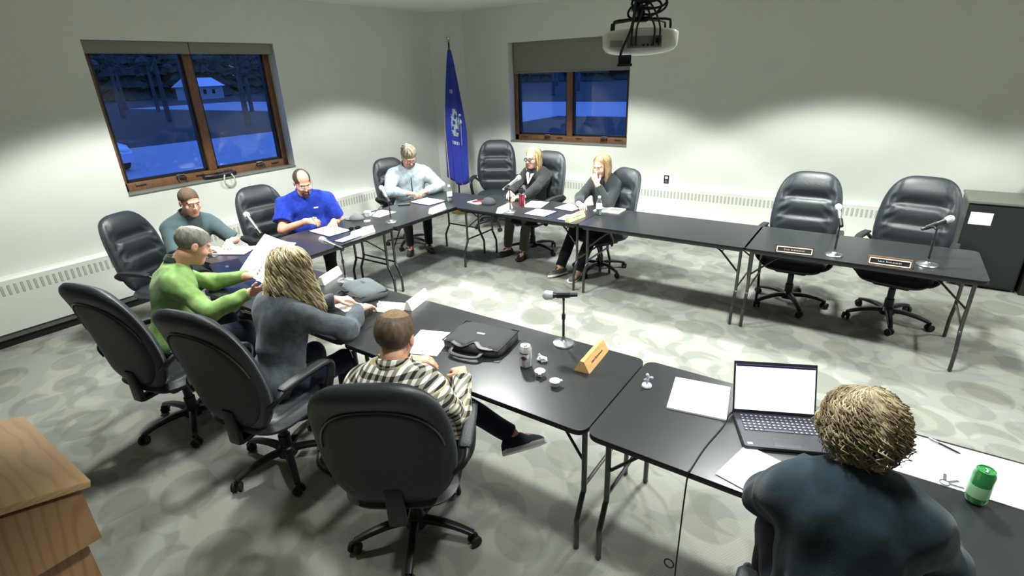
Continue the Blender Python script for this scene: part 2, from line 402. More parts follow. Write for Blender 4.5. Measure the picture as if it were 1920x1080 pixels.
for x, y, h in ((-34, 5.2, 8), (-41, 13.5, 9), (-52, 14.5, 10), (-60, 21, 9), (-46, 23.5, 9), (-30, 13.6, 7), (-72, 22.5, 10), (-33, 1, 8), (-44, 4, 9), (-78, 47, 11), (-30, 62, 9), (-27, 50, 8), (-36, 72, 9), (-46, 84, 10)): TL.append((x, y, h, 'd', 1))
for i, (x, y, h, kd, q) in enumerate(TL):
    tree(x, y, h, kd, ('dark conifer in the dense tree line far beyond the windows' if kd == 'c' else 'leafy tree on the lawn beyond the road'))
hs = thing('house', 'small house with a bright pale roof seen through the left window', 'house', (-100, 46, -.6), R(25))
G().box(-2.2, 2.2, -3.4, 3.4, 0, 2.3).obj('house_wall', M['siding'], hs, smooth=False)
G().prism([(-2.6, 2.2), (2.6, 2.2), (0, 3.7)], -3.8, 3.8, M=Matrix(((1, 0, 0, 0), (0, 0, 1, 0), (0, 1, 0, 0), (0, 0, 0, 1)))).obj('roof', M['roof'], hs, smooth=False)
for q in (-2, 0.3): G().box(2.19, 2.23, q, q+.8, .9, 1.7).obj('house_window', M['kick'], hs, smooth=False)
# parked car: body profile extruded, cabin, wheels
car = thing('car', 'light-coloured car parked outside the left window, cut off by its edge', 'car', (-17.0, -.55, -.57), R(8))
M['carpaint'] = mat('car_paint', 'e6eaee', .3, metal=.4, coat=.8); M['carglass'] = mat('car_glass', '15181c', .08)
prof = [(-2.2, .3), (-2.25, .75), (-2.1, .98), (-1.2, 1.05), (1.0, 1.02), (2.0, .85), (2.25, .6), (2.22, .3)]
g = G(); Mx = Matrix(((1, 0, 0, 0), (0, 0, 1, 0), (0, 1, 0, 0), (0, 0, 0, 1)))
g.prism(prof, -.88, .88, M=Mx, bev=.08); g.obj('car_body', M['carpaint'], car, sharp=25)
G().prism([(-1.9, 1.0), (-1.5, 1.5), (.1, 1.52), (.95, 1.0)], -.74, .74, M=Mx, bev=.07).obj('cabin', M['carglass'], car, sharp=25)
for sx in (-1.4, 1.45):
    for sy in (-.84, .84):
        G().lathe([(.12, -.1), (.33, -.1), (.34, 0), (.33, .1), (.12, .1)], 20, M=Matrix.Translation((sx, sy, .33)) @ Matrix.Rotation(PI/2, 4, 'X')).obj('wheel', M['rub'], car)
g = G()
for q in range(4): g.box(2.2, 2.27, -.45, .45, .42+q*.09, .46+q*.09, .008)
g.obj('grille', M['chrome'], car)
for sy in (-.66, .66): G().ball((2.12, sy, .72), (.12, .17, .09), 12).obj('headlight', M['paper'], car)
# ================================================================ FOLDING TABLES
TZ = .74
def make_table(label, cx, cy, rz, L=1.572, W=.75):
    t = thing('folding_table', label, 'table', (cx, cy, 0), rz, 'black folding tables set in a U')
    g = G(); P = rrect(-L/2, L/2, -W/2, W/2, .05, 6)
    g.prism(P, TZ-.004, TZ, 0); top = g.obj('tabletop', M['tabletop'], t, smooth=False)
    G().prism(P, TZ-.028, TZ-.0035, bev=.003).obj('edge_band', M['tableedge'], t, sharp=60)
    g = G(); r = .0135
    for sy in (-1, 1): g.box(-L/2+.05, L/2-.05, sy*(W/2-.045)-.01, sy*(W/2-.045)+.01, TZ-.05, TZ-.028)
    g.obj('apron', M['legmetal'], t, smooth=False)
    for sx in (-1, 1):
        x = sx*(L/2-.055)
        for sy in (-1, 1):
            yi, yo = sy*(W/2-.125), sy*(W/2-.055)
            G().tube(smooth_path([(x, yi, TZ-.035), (x, yi, .5), (x, yi, .315), (x, yi+sy*.012, .29), (x, yo-sy*.012, .195), (x, yo, .17), (x, yo, .1), (x, yo, .012)], 3), r, 10).ball((x, yo, .012), (.016, .016, .012), 8).obj('leg', M['legmetal'], t, sharp=60)
        yi = W/2-.125
        G().tube([(x, -yi, .33), (x, yi, .33)], .0095, 8).obj('crossbar', M['legmetal'], t)
        G().tube([(x, -yi, TZ-.045), (x, yi, TZ-.045)], .011, 8).obj('top_rail', M['legmetal'], t)
        g = G()
        for sy in (-1, 1):
            g.tube([(x, sy*yi, .47), (x-sx*.17, sy*yi*.75, TZ-.12), (x-sx*.33, sy*yi*.5, TZ-.04)], .008, 6)
        g.tube([(x-sx*.33, -yi*.55, TZ-.04), (x-sx*.33, yi*.55, TZ-.04)], .008, 6)
        g.tube([(x-sx*.17, -yi*.75, TZ-.12), (x-sx*.17, yi*.75, TZ-.12)], .006, 6)
        g.obj('folding_brace', M['legmetal'], t)
    return t
make_table('black folding table in the far row, carrying the red phone and dark cap', 3.14, -2.38, 0)
make_table('black folding table, bare middle one of the far row, right of the seated women', 4.72, -2.385, 0)
make_table('black folding table at the far right end, with two dark name plates before empty chairs', 6.275, -2.385, 0)
make_table('black folding table in the corner, in front of the man in the light grey fleece', 1.975, -2.9, PI/2)
make_table('black folding table along the left wall, in front of the man in the blue polo', 1.975, -4.47, PI/2)
make_table('black folding table in the near row, between the green shirt and the blonde waves', 3.115, -5.268, 0, W=.71)
make_table('black folding table in the near row, holding soda can and pale wood name plate', 4.69, -5.268, 0, W=.71)
make_table('black folding table nearest the camera, with the open laptop', 6.27, -5.27, R(-.2), W=.71)

# ================================================================ EXECUTIVE CHAIRS
def grid_cushion(fx, nu=20, nv=26, closed_back=True):
    """closed pillow from a map (u,v)->(front point, back point) on [-1,1]^2"""
    vs = []; fs = []
    for side in (0, 1):
        for j in range(nv+1):
            for i in range(nu+1): vs.append(fx(-1+2*i/nu, -1+2*j/nv)[side])
    N = (nu+1)*(nv+1)
    for j in range(nv):
        for i in range(nu):
            a = j*(nu+1)+i; fs.append([a, a+1, a+nu+2, a+nu+1]); fs.append([N+a, N+a+nu+1, N+a+nu+2, N+a+1])
    ring = [i for i in range(nu+1)]+[(j+1)*(nu+1)-1+0 for j in range(1, nv+1)]+[nv*(nu+1)+i for i in range(nu-1, -1, -1)]+[j*(nu+1) for j in range(nv-1, 0, -1)]
    n = len(ring)
    for k in range(n): a, b = ring[k], ring[(k+1) % n]; fs.append([a, N+a, N+b, b])
    return vs, fs
def sq2se(u, v, p=3.2):
    """square to superellipse, keeps (u,v) direction"""
    m = max(abs(u), abs(v))
    if m < 1e-9: return 0, 0
    r = (abs(u/m)**p+abs(v/m)**p)**(1/p); return u/r, v/r
def back_outline(a, b):
    w = .280-.036*max(0, b+.10)**1.8
    if b < -.2: w -= .045*((-.2-b)/.8)**1.5
    return a*w, .79+b*.365
def back_point(a, b, rr, front):
    y, z = back_outline(a, b)
    t = max(0.0, 1-rr**5)**.5
    zz = (b+1)/2
    xc = -.235-.15*zz**1.25+.035*math.sin(zz*PI)   # recline plus lumbar curve
    roll = math.exp(-((b-.86)/.2)**2)
    if front:
        puff = .052
        for c, dd in ((.40, .040), (-.04, .022), (-.46, .02)): puff -= dd*math.exp(-((b-c)/(.045 if b < c else .16))**2)*max(0, 1-(abs(a)/.80)**6)
        # tufts radiating to the side bolsters
        puff -= .010*math.exp(-((abs(a)-.70)/.07)**2)
        puff -= .007*math.cos((b-.42)*26+abs(a)*14)*math.exp(-((abs(a)-.66)/.14)**2)*math.exp(-((b-.2)/.5)**2)
        puff += .012*roll
        return (xc+puff*t, y, z)
    return (xc-(.045+.022*roll)*t, y, z)
def make_chair():
    t = thing('office_chair', 'x', 'chair')
    # backrest
    def fx(u, v):
        a, b = sq2se(u, v, 3.7); rr = max(abs(u), abs(v)); return back_point(a, b, rr, True), back_point(a, b, rr, False)
    vs, fs = grid_cushion(fx, 44, 72); bk = G().add(vs, fs).obj('backrest', M['leather'], t, sharp=0)
    # smooth panel of the shell, proud of the back, and its piping
    def fb(u, v):
        a, b = sq2se(u, v, 2.6); a *= .86; b = b*.80-.13; p = back_point(a, b, max(abs(a), abs(b)), False); rr = max(abs(u), abs(v)); k = .012*max(0, 1-rr**6)
        return (p[0]+.004, p[1], p[2]), (p[0]-.002-k, p[1], p[2])
    vs, fs = grid_cushion(fb, 14, 20); G().add(vs, fs).obj('back_shell', M['leatherback'], bk, sharp=0)
    pts = []
    for k in range(25):
        a0 = R(12+156*k/24); a, b = math.cos(a0)*.86, math.sin(a0)*.80-.13
        q = (abs(math.cos(a0))**2.6+abs(math.sin(a0))**2.6)**(1/2.6); a, b = math.cos(a0)/q*.87, math.sin(a0)/q*.81-.13
        p = back_point(a, b, max(abs(a), abs(b)), False); pts.append((p[0]-.003, p[1], p[2]))
    G().tube(pts, .0045, 6).obj('piping', M['piping'], bk)
    # seat
    def fs_(u, v):
        a, b = sq2se(u, v, 4.0); rr = max(abs(u), abs(v)); tt = max(0, 1-rr**6)**.5
        x = -.01+b*.26; y = a*(.262+.008*b)
        drop = .035*max(0, b-.45)**1.5*2
        puff = .055*tt*(1-.25*math.exp(-((abs(a)-.68)/.05)**2))-.012*math.exp(-((b-.35)/.05)**2)*tt*(abs(a) < .66)
        return (x, y, .435+puff-drop), (x, y, .435-.05*tt-drop)
    vs, fs = grid_cushion(fs_, 26, 26); G().add(vs, [f[::-1] for f in fs]).obj('seat', M['leather'], t, sharp=0)
    G().box(-.16, .14, -.13, .13, .335, .385, .02).obj('tilt_mechanism', M['black'], t)
    G().box(-.285, -.13, -.04, .04, .345, .372, .01).box(-.30, -.265, -.04, .04, .35, .56, .012).obj('back_bracket', M['black'], t)
    # arms
    for sy in (-1, 1):
        y = sy*.30
        path = smooth_path([(-.245, sy*.255, .60), (-.235, y, .645), (-.16, y+sy*.005, .675), (.0, y+sy*.01, .68), (.11, y+sy*.005, .67), (.155, y, .635), (.13, y, .56), (.075, y-sy*.01, .45), (.03, sy*.235, .385), (-.03, sy*.16, .365)], 5)
        ar = G().sweep(path, rprof(.045, .024, .01), up=(0, 0, 1)).obj('armrest', M['black'], t)
        G().sweep(smooth_path([(-.20, y, .685), (-.1, y+sy*.006, .692), (.02, y+sy*.01, .694), (.12, y+sy*.004, .682)], 5), rprof(.058, .022, .01), scales=[.75]+[1]*14+[.75]).obj('arm_pad', M['leatherback'], ar)
    # column
    G().lathe([(.03, .06), (.034, .10), (.034, .20), (.026, .205), (.026, .29), (.016, .295), (.016, .35)], 16).obj('gas_column', [M['black']], t)
    G().lathe([(.0145, .285), (.0145, .345)], 12).obj('chrome_piston', M['chrome'], t)
    G().lathe([(.03, .055), (.055, .065), (.058, .10), (.04, .125), (.03, .13)], 16).obj('hub', M['black'], t)
    for k in range(5):
        a = 2*PI*k/5+.3; d = Vector((math.cos(a), math.sin(a), 0)); p = lambda r, z: (d.x*r, d.y*r, z)
        lg = G().sweep(smooth_path([p(.03, .098), p(.12, .105), p(.22, .092), p(.3, .07)], 4), rprof(.045, .032, .012), scales=[1.15-.4*i/12 for i in range(13)]).obj('base_leg', M['black'], t)
        c = Vector(p(.305, .03)); s = Vector((-d.y, d.x, 0)); g = G()
        Mc = Matrix(((s.x, 0, d.x, c.x), (s.y, 0, d.y, c.y), (0, 1, 0, c.z), (0, 0, 0, 1)))
        Mc = Matrix.Translation(c) @ Matrix.Rotation(a+.9, 4, 'Z') @ Matrix.Rotation(PI/2, 4, 'X')
        for q in (-.017, .017): g.lathe([(.008, q-.009), (.026, q-.009), (.029, q), (.026, q+.009), (.008, q+.009)], 16, M=Mc)
        g.tube([c, c+Vector((0, 0, .045))], .008, 8); g.obj('caster', M['rub'], lg)
    return t
CH0 = make_chair(); CH_USED = [False]
def chair(x, y, deg, label, sc=1.0, ph=0, rec=0):
    o = CH0 if not CH_USED[0] else copy_tree(CH0)
    CH_USED[0] = True
    o.location = (x, y, 0); o.rotation_euler = (0, 0, R(deg)); o['label'] = label; o['group'] = 'high-backed black leather office chairs'
    if sc != 1: o.scale = (sc, sc, sc)
    for ch in S.objects:
        if ch.parent == o and ch.name.startswith('base_leg'): ch.rotation_euler = (0, 0, R(ph))
        if rec and ch.parent == o and ch.name.startswith('backrest'):
            pv = Vector((-.22, 0, .44)); ch.rotation_euler = (0, -R(rec), 0); ch.location = pv-Matrix.Rotation(-R(rec), 3, 'Y') @ pv
    return o
CHAIRS = [
 (1.66, -1.03, -62, 'empty black leather chair in the room corner, beside the flag', 1.06, 0),
 (2.80, -1.80, -96, 'black leather chair of the woman in black glasses', 1.0, 0),
 (3.85, -2.02, -115, 'black leather chair of the woman covering her mouth', .98, 0),
 (5.80, -1.98, -90, 'empty black leather chair at the far table, left of the two by the cabinet', 1.04, 10),
 (6.59, -1.94, -101, 'empty black leather chair nearest the black cabinet, far right', 1.05, 0),
 (1.14, -2.35, -12, 'black leather chair behind the man in the light grey fleece', .99, 0),
 (1.19, -4.25, -5, 'black leather chair behind the man in the bright blue polo', .98, 0),
 (1.12, -5.36, 22, 'black leather chair against the left wall, behind the smiling man', .97, 0),
 (2.73, -6.05, 102, 'black leather chair nearest the left wall in the near row', 1.015, 0),
 (3.66, -5.95, 102, 'black leather chair behind the blonde woman, middle of the near three', 1.03, 0),
 (4.70, -5.92, 124, 'big black leather chair behind the man in the plaid shirt', 1.01, 22, 3),
 (6.53, -6.02, 96, 'black chair under the curly-haired woman, cut off at the bottom edge', 1.0, 0)]
for c in CHAIRS: chair(*c)
# ================================================================ SIGNED-DISTANCE BODIES (one continuous surface each)
def axis(lo, hi, ranges, fine, coarse):
    p = [lo]
    while p[-1] < hi:
        x = p[-1]; h = coarse
        for a, b in ranges:
            if a-coarse <= x <= b: h = fine
        p.append(x+h)
    return np.array(p, dtype=np.float32)
class SDF:
    def __init__(s, lo, hi, fine=(), fr=.005, cr=.011):
        s.ax = [axis(lo[i], hi[i], [(f[0][i], f[1][i]) for f in fine], fr, cr) for i in range(3)]
        s.D = np.full([len(a) for a in s.ax], .5, dtype=np.float32)
    def sub(s, lo, hi):
        r = []
        for i in range(3):
            a = max(0, int(np.searchsorted(s.ax[i], lo[i]))-1); b = min(len(s.ax[i]), int(np.searchsorted(s.ax[i], hi[i]))+1); r.append(slice(a, b))
        r = tuple(r); P = [s.ax[0][r[0]][:, None, None], s.ax[1][r[1]][None, :, None], s.ax[2][r[2]][None, None, :]]
        return r, P
    def put(s, r, d, k, op='u'):
        if d.size == 0: return
        o = s.D[r]
        if op == 'u':
            h = np.maximum(k-np.abs(o-d), 0)/k if k > 0 else 0
            s.D[r] = np.minimum(o, d)-h*h*k*.25
        elif op == 's':
            d = -d; h = np.maximum(k-np.abs(o-d), 0)/k; s.D[r] = np.maximum(o, d)+h*h*k*.25
    def cap(s, a, b, ra, rb=None, k=.03, cut=None, op='u', flat=None):
        rb = ra if rb is None else rb; m = max(ra, rb)+k+.03
        r, P = s.sub([min(a[i], b[i])-m for i in range(3)], [max(a[i], b[i])+m for i in range(3)])
        ab = [b[i]-a[i] for i in range(3)]; L = max(sum(q*q for q in ab), 1e-9)
        Q = [P[i]-a[i] for i in range(3)]
        t = np.clip((Q[0]*ab[0]+Q[1]*ab[1]+Q[2]*ab[2])/L, 0, 1)
        d = np.sqrt((Q[0]-t*ab[0])**2+(Q[1]-t*ab[1])**2+(Q[2]-t*ab[2])**2)-(ra+t*(rb-ra))
        for c in (cut or ()): d = np.maximum(d, (P[0]-c[0][0])*c[1][0]+(P[1]-c[0][1])*c[1][1]+(P[2]-c[0][2])*c[1][2])
        s.put(r, d.astype(np.float32), k, op)
    def ell(s, c, rad, rot=None, k=.03, op='u', cut=None):
        m = max(rad)+k+.03; r, P = s.sub([c[i]-m for i in range(3)], [c[i]+m for i in range(3)])
        Q = [P[i]-c[i] for i in range(3)]
        if rot is not None: Q = [Q[0]*rot[0][j]+Q[1]*rot[1][j]+Q[2]*rot[2][j] for j in range(3)]
        k0 = np.sqrt((Q[0]/rad[0])**2+(Q[1]/rad[1])**2+(Q[2]/rad[2])**2)+1e-6
        k1 = np.sqrt((Q[0]/rad[0]**2)**2+(Q[1]/rad[1]**2)**2+(Q[2]/rad[2]**2)**2)+1e-6
        d = k0*(k0-1)/k1
        for c_ in (cut or ()): d = np.maximum(d, (P[0]-c_[0][0])*c_[1][0]+(P[1]-c_[0][1])*c_[1][1]+(P[2]-c_[0][2])*c_[1][2])
        s.put(r, d.astype(np.float32), k, op)
    def plane(s, c, n):
        P = [s.ax[0][:, None, None], s.ax[1][None, :, None], s.ax[2][None, None, :]]
        s.D = np.maximum(s.D, (P[0]-c[0])*n[0]+(P[1]-c[1])*n[1]+(P[2]-c[2])*n[2])
    def folds(s, amp, seed, freq=38):
        rs = np.random.RandomState(seed); P = [s.ax[0][:, None, None], s.ax[1][None, :, None], s.ax[2][None, None, :]]
        f = 0
        for i in range(5):
            v = rs.randn(3); v /= np.linalg.norm(v); w_ = rs.randn(3)*freq*.25; q = freq*rs.uniform(.6, 1.4)
            f = f+np.sin((P[0]*v[0]+P[1]*v[1]+P[2]*v[2])*q+1.8*np.sin(P[0]*w_[0]+P[1]*w_[1]+P[2]*w_[2]+rs.rand()*6))
        f = f/5; f = np.sign(f)*np.abs(f)**1.2
        s.D = s.D+(amp*f*2.2).astype(np.float32)
    def mesh(s, name, mats, parent, matfn=None, smooth_it=1):
        D = s.D; I = D < 0; c = np.zeros(tuple(n-1 for n in D.shape), np.int8)
        nx, ny, nz = c.shape
        for dx in (0, 1):
            for dy in (0, 1):
                for dz in (0, 1): c += I[dx:dx+nx, dy:dy+ny, dz:dz+nz]
        A = np.argwhere((c > 0) & (c < 8)); N = len(A)
        ids = np.full(c.shape, -1, np.int32); ids[A[:, 0], A[:, 1], A[:, 2]] = np.arange(N)
        val = {}
        for dx in (0, 1):
            for dy in (0, 1):
                for dz in (0, 1): val[(dx, dy, dz)] = D[A[:, 0]+dx, A[:, 1]+dy, A[:, 2]+dz]
        acc = np.zeros((N, 3), np.float32); cnt = np.zeros(N, np.float32)
        E = []
        for a in val:
            for ax in range(3):
                if a[ax] == 0: b = list(a); b[ax] = 1; E.append((a, tuple(b), ax))
        for a, b, ax in E:
            va, vb = val[a], val[b]; m = (va < 0) != (vb < 0)
            t = np.where(m, va/np.where(m, va-vb, 1), 0)
            for i in range(3): acc[:, i] += np.where(m, (t if i == ax else a[i]), 0)
            cnt += m
        acc /= np.maximum(cnt, 1)[:, None]
        V = np.zeros((N, 3), np.float32)
        for i in range(3):
            a0 = s.ax[i][A[:, i]]; a1 = s.ax[i][A[:, i]+1]; V[:, i] = a0+(a1-a0)*acc[:, i]
        quads = []
        for ax in range(3):
            sl0 = [slice(None)]*3; sl1 = [slice(None)]*3; sl0[ax] = slice(0, -1); sl1[ax] = slice(1, None)
            a = I[tuple(sl0)]; b = I[tuple(sl1)]; X = np.argwhere(a != b)
            o1, o2 = [i for i in range(3) if i != ax]
            ok = (X[:, o1] > 0) & (X[:, o2] > 0) & (X[:, o1] < D.shape[o1]-1) & (X[:, o2] < D.shape[o2]-1); X = X[ok]
            ins = a[X[:, 0], X[:, 1], X[:, 2]]
            def cell(d1, d2):
                Y = X.copy(); Y[:, o1] -= d1; Y[:, o2] -= d2; return ids[Y[:, 0], Y[:, 1], Y[:, 2]]
            q = np.stack([cell(1, 1), cell(0, 1), cell(0, 0), cell(1, 0)], 1)
            fl = ins if ax != 1 else ~ins
            q = np.where(fl[:, None], q, q[:, ::-1]); quads.append(q)
        Q = np.concatenate(quads); Q = Q[(Q >= 0).all(1)]
        for _ in range(smooth_it):
            sm = np.zeros_like(V); n = np.zeros(len(V), np.float32)
            for i in range(4):
                np.add.at(sm, Q[:, i], V[Q[:, (i+1) % 4]]+V[Q[:, (i+3) % 4]]); np.add.at(n, Q[:, i], 2)
            V = V*.5+.5*sm/np.maximum(n, 1)[:, None]
        me = bpy.data.meshes.new(name); me.vertices.add(len(V)); me.vertices.foreach_set('co', V.ravel())
        me.loops.add(len(Q)*4); me.loops.foreach_set('vertex_index', Q.ravel().astype(np.int32))
        me.polygons.add(len(Q)); me.polygons.foreach_set('loop_start', np.arange(len(Q), dtype=np.int32)*4)
        me.update(calc_edges=True); me.validate()
        if matfn is not None and len(me.polygons) == len(Q):
            me.polygons.foreach_set('material_index', matfn(V[Q].mean(1)).astype(np.int32))
        setmesh(me, mats, 0)
        o = bpy.data.objects.new(name, me); return link(o, parent)

def V3(p): return np.array([float(p[0]), float(p[1]), float(p[2])])
def nrm(v): v = np.asarray(v, float); return v/max(np.linalg.norm(v), 1e-9)
def ik(a, b, l1, l2, pole):
    a, b = V3(a), V3(b); d = b-a; L = np.linalg.norm(d); u = nrm(d)
    if L > (l1+l2)*.995: b = a+u*(l1+l2)*.995; L = (l1+l2)*.995
    x = (l1*l1-l2*l2+L*L)/(2*L); h = math.sqrt(max(l1*l1-x*x, 0)); p = V3(pole); p = nrm(p-u*np.dot(p, u))
    return a+u*x+p*h, b
def rotm(yaw_, pitch_, roll_=0):
    """columns forward, left, up; pitch>0 looks down"""
    m = Matrix.Rotation(R(yaw_), 3, 'Z') @ Matrix.Rotation(R(pitch_), 3, 'Y') @ Matrix.Rotation(R(roll_), 3, 'X'); return np.array(m)

SKIN = {}
def skin_mats(c, lip='c08478'):
    key = c+lip
    if key not in SKIN: SKIN[key] = [mat('skin', c, .5, spec=.35, noise=.08, nscale=30), mat('lips', lip, .45), mat('eye_white', 'e8e4de', .25), mat('iris', '2c2019', .2), mat('brow', '5a4536', .8), mat('beard_shadow', '9a7a68', .7)]
    return SKIN[key]

class Person:
    def __init__(s, label, x, y, deg, hip=.55, lean=8, side=0, twist=0, head=(0, 10, 0), headoff=(0, 0), skin='e0ac90', fat=0.0, sc=1.0, wide=1.0, neck=.0, up=0, hs=1.0):
        s.e = thing('person', label, 'person', (x, y, 0), R(deg)); s.x, s.y, s.a = x, y, R(deg)
        s.hip = V3((0, 0, hip)); s.fat = fat; s.sc = sc; s.w = wide; s.skin = skin
        s.s = nrm((math.sin(R(lean)), math.sin(R(side)), math.cos(R(lean))))
        tw = rotm(twist, 0); lat = tw @ V3((0, 1, 0)); s.lat = nrm(lat-s.s*np.dot(lat, s.s)); s.fwd = np.cross(s.lat, s.s)
        s.tor = np.stack([s.fwd, s.lat, s.s], 1)
        S0 = s.hip+s.s*.455*sc; s.shc = S0
        s.sh = {sg: S0-s.s*.035+s.lat*sg*.17*wide*sc for sg in (1, -1)}
        s.nb = s.hip+s.s*.50*sc
        s.HR = rotm(head[0], head[1], head[2])
        s.H = s.nb+V3((headoff[0]+.035, headoff[1], .132*sc*hs+up))     # skull centre about ear level
        s.hs = sc*hs
        s.arm = {}; s.hand = {}; s.leg = {}
    def loc(s, p):
        dx, dy = p[0]-s.x, p[1]-s.y; c, q = math.cos(-s.a), math.sin(-s.a); return V3((dx*c-dy*q, dx*q+dy*c, p[2]))
    def ldir(s, p):
        c, q = math.cos(-s.a), math.sin(-s.a); return V3((p[0]*c-p[1]*q, p[0]*q+p[1]*c, p[2]))
    def set_arm(s, sg, wrist, pole=None, hdir=None, hnorm=(0, 0, -1), curl=25, spread=1.0, thumb=1, l1=.29, l2=.26, flat=False):
        """wrist and directions in world space; sg +1 left arm, -1 right arm"""
        w_ = s.loc(wrist); pole = s.ldir(pole) if pole is not None else V3((-.3, sg*.8, -.6))
        e, w_ = ik(s.sh[sg], w_, l1*s.sc, l2*s.sc, pole); s.arm[sg] = (e, w_)
        d = s.ldir(hdir) if hdir is not None else w_-e; d = nrm(d); n = s.ldir(hnorm); n = nrm(n-d*np.dot(n, d)); s.hand[sg] = (d, n, curl, spread)
    def set_leg(s, sg, knee, ankle, toe):
        s.leg[sg] = (V3(knee), V3(ankle), nrm(toe))
    def default_legs(s, k=.44, spread=.10, foot=.42, fd=0):
        for sg in (1, -1): s.set_leg(sg, (k, sg*(spread+.03), .50), (foot, sg*(spread+.02), .10), (1, sg*.25, 0))
    # ---- pieces
    def bounds(s):
        P = [s.hip, s.H, s.nb]+[q for a in s.arm.values() for q in a]+[q for l in s.leg.values() for q in l[:2]]+list(s.sh.values())
        P += [s.arm[g][1]+s.hand[g][0]*.17 for g in s.arm]; P = np.array(P); lo = P.min(0)-.2; hi = P.max(0)+.2; lo[2] = max(lo[2], .0) if len(s.leg) else s.hip[2]-.15; return lo, hi
    def torso(s, F, o, k=.07):
        f = s.fat; T = s.tor; sc = s.sc
        F.ell(s.hip+V3((-.01, 0, .0)), (.125+o+f*.5, .175*s.w+o+f*.4, .12+o), None, k)
        F.ell(s.hip+s.s*.17*sc+s.fwd*(.01+f*.5), (.112+o+f, .145*s.w+o+f*.8, .15), T, k)
        F.ell(s.hip+s.s*.34*sc+s.fwd*(.0), (.118+o+f*.4, .168*s.w+o+f*.3, .165), T, k)
        a = s.shc-s.s*.045; F.cap(a-s.lat*.115*s.w*sc, a+s.lat*.115*s.w*sc, .066+o, None, k)
        F.cap(s.nb-s.s*.05-s.lat*.09, s.nb-s.s*.02, .05+o, .05+o, k); F.cap(s.nb-s.s*.05+s.lat*.09, s.nb-s.s*.02, .05+o, .05+o, k)
    def body(s, face='m', smile=0, brow='5a4536', beard=False, lip='c08478'):
        lo, hi = s.bounds(); H, T = s.H, s.HR; c = s.hs
        fine = [(H-.13, H+.13)]
        for g in s.arm: w_ = s.arm[g][1]; e = w_+s.hand[g][0]*.18; fine.append((np.minimum(w_, e)-.05, np.maximum(w_, e)+.05))
        F = SDF(lo, hi, fine, .0046, .012)
        s.torso(F, -.012)
        for g, (kn, an, to) in s.leg.items():
            hp = s.hip+V3((.02, g*.09, -.02)); F.cap(hp, kn, .075, .05, .03); F.cap(kn, an, .05, .038, .02); F.cap(an+V3((0, 0, -.03)), an+to*.13+V3((0, 0, -.06)), .034, .024, .02)
        P = lambda x, y, z: H+T @ V3((x, y, z))*c
        F.cap(s.nb-s.s*.03, H+T @ V3((-.03, 0, -.07)), .056+s.fat*.12, .052+s.fat*.1, .03)
        F.ell(P(-.014, 0, .036), (.098*c, .076*c, .083*c), T, .02)
        F.ell(P(.028, 0, -.036), (.066*c, .0605*c+s.fat*.04, .086*c), T, .03)
        F.ell(P(.058, 0, -.098), (.032*c, .034*c+s.fat*.05, .024*c), T, .03)
        if s.fat > .03: F.ell(P(.02, 0, -.105), (.05, .058, .035), T, .03)
        for q in (1, -1):
            F.ell(P(.058, q*.042, -.032), (.026*c, .020*c, .022*c), T, .02)       # cheeks
            F.ell(P(.098, q*.031, .004), (.016*c, .021*c, .011*c), T, .012, 's')    # sockets
            F.ell(P(.0735, q*.031, .003), (.0135*c, .0135*c, .0125*c), T, .002)
            F.ell(P(-.008, q*.077, -.006), (.020*c, .009*c, .031*c), T, .008)
            F.ell(P(.0, q*.088, -.002), (.010*c, .006*c, .018*c), T, .006, 's')
        F.ell(P(.083, 0, .024), (.014*c, .052*c, .009*c), T, .014)
        F.cap(P(.092, 0, .006), P(.113, 0, -.030), .0075*c, .0115*c, .012); F.cap(P(.100, -.011, -.033), P(.100, .011, -.033), .0075*c, None, .008)
        F.ell(P(.098, 0, -.062), (.007*c, .024*c, .004*c), T, .006); F.ell(P(.096, 0, -.072), (.007*c, .020*c, .0055*c), T, .005)
        if smile: F.cap(P(.094, -.026, -.062), P(.094, .026, -.062), .002, None, .003, op='s')
        for g in s.arm:
            e, w_ = s.arm[g]; f = s.fat
            F.cap(s.sh[g]-s.s*.01, e, .048+f*.15, .038+f*.12, .03); F.cap(e, w_, .038+f*.12, .026+f*.05, .02)
            d, n, curl, spread = s.hand[g]; sd = np.cross(d, n)*(-g)    # towards the thumb
            F.cap(w_-d*.02, w_+d*.03, .025, .024, .02)
            for q in (-.026, -.009, .009, .026): F.cap(w_+d*.025+sd*q*.7, w_+d*.085+sd*q, .0125, .0115, .014)
            for i, (q, ln) in enumerate(((.030, .068), (.010, .078), (-.010, .072), (-.029, .056))):
                a = w_+d*.088+sd*q; fd = nrm(d+sd*q*4*spread); ang = R(curl*(1+.1*i))
                for j, fr_ in enumerate((.45, .32, .25)):
                    fd = nrm(fd*math.cos(ang)+n*math.sin(ang)*1.0) if j or curl > 5 else fd
                    b = a+fd*ln*fr_; F.cap(a, b, .0092-.0006*j, .0086-.0007*j, .003 if j else .008); a = b
            a = w_+d*.028+sd*.026; td = nrm(d*.75+sd*.75+n*.35); b = a+td*.036; F.cap(a, b, .0125, .0105, .012); td = nrm(d*.95+sd*.3+n*.35); F.cap(b, b+td*.03, .0102, .0085, .004)
        Hn, Tn = H, T
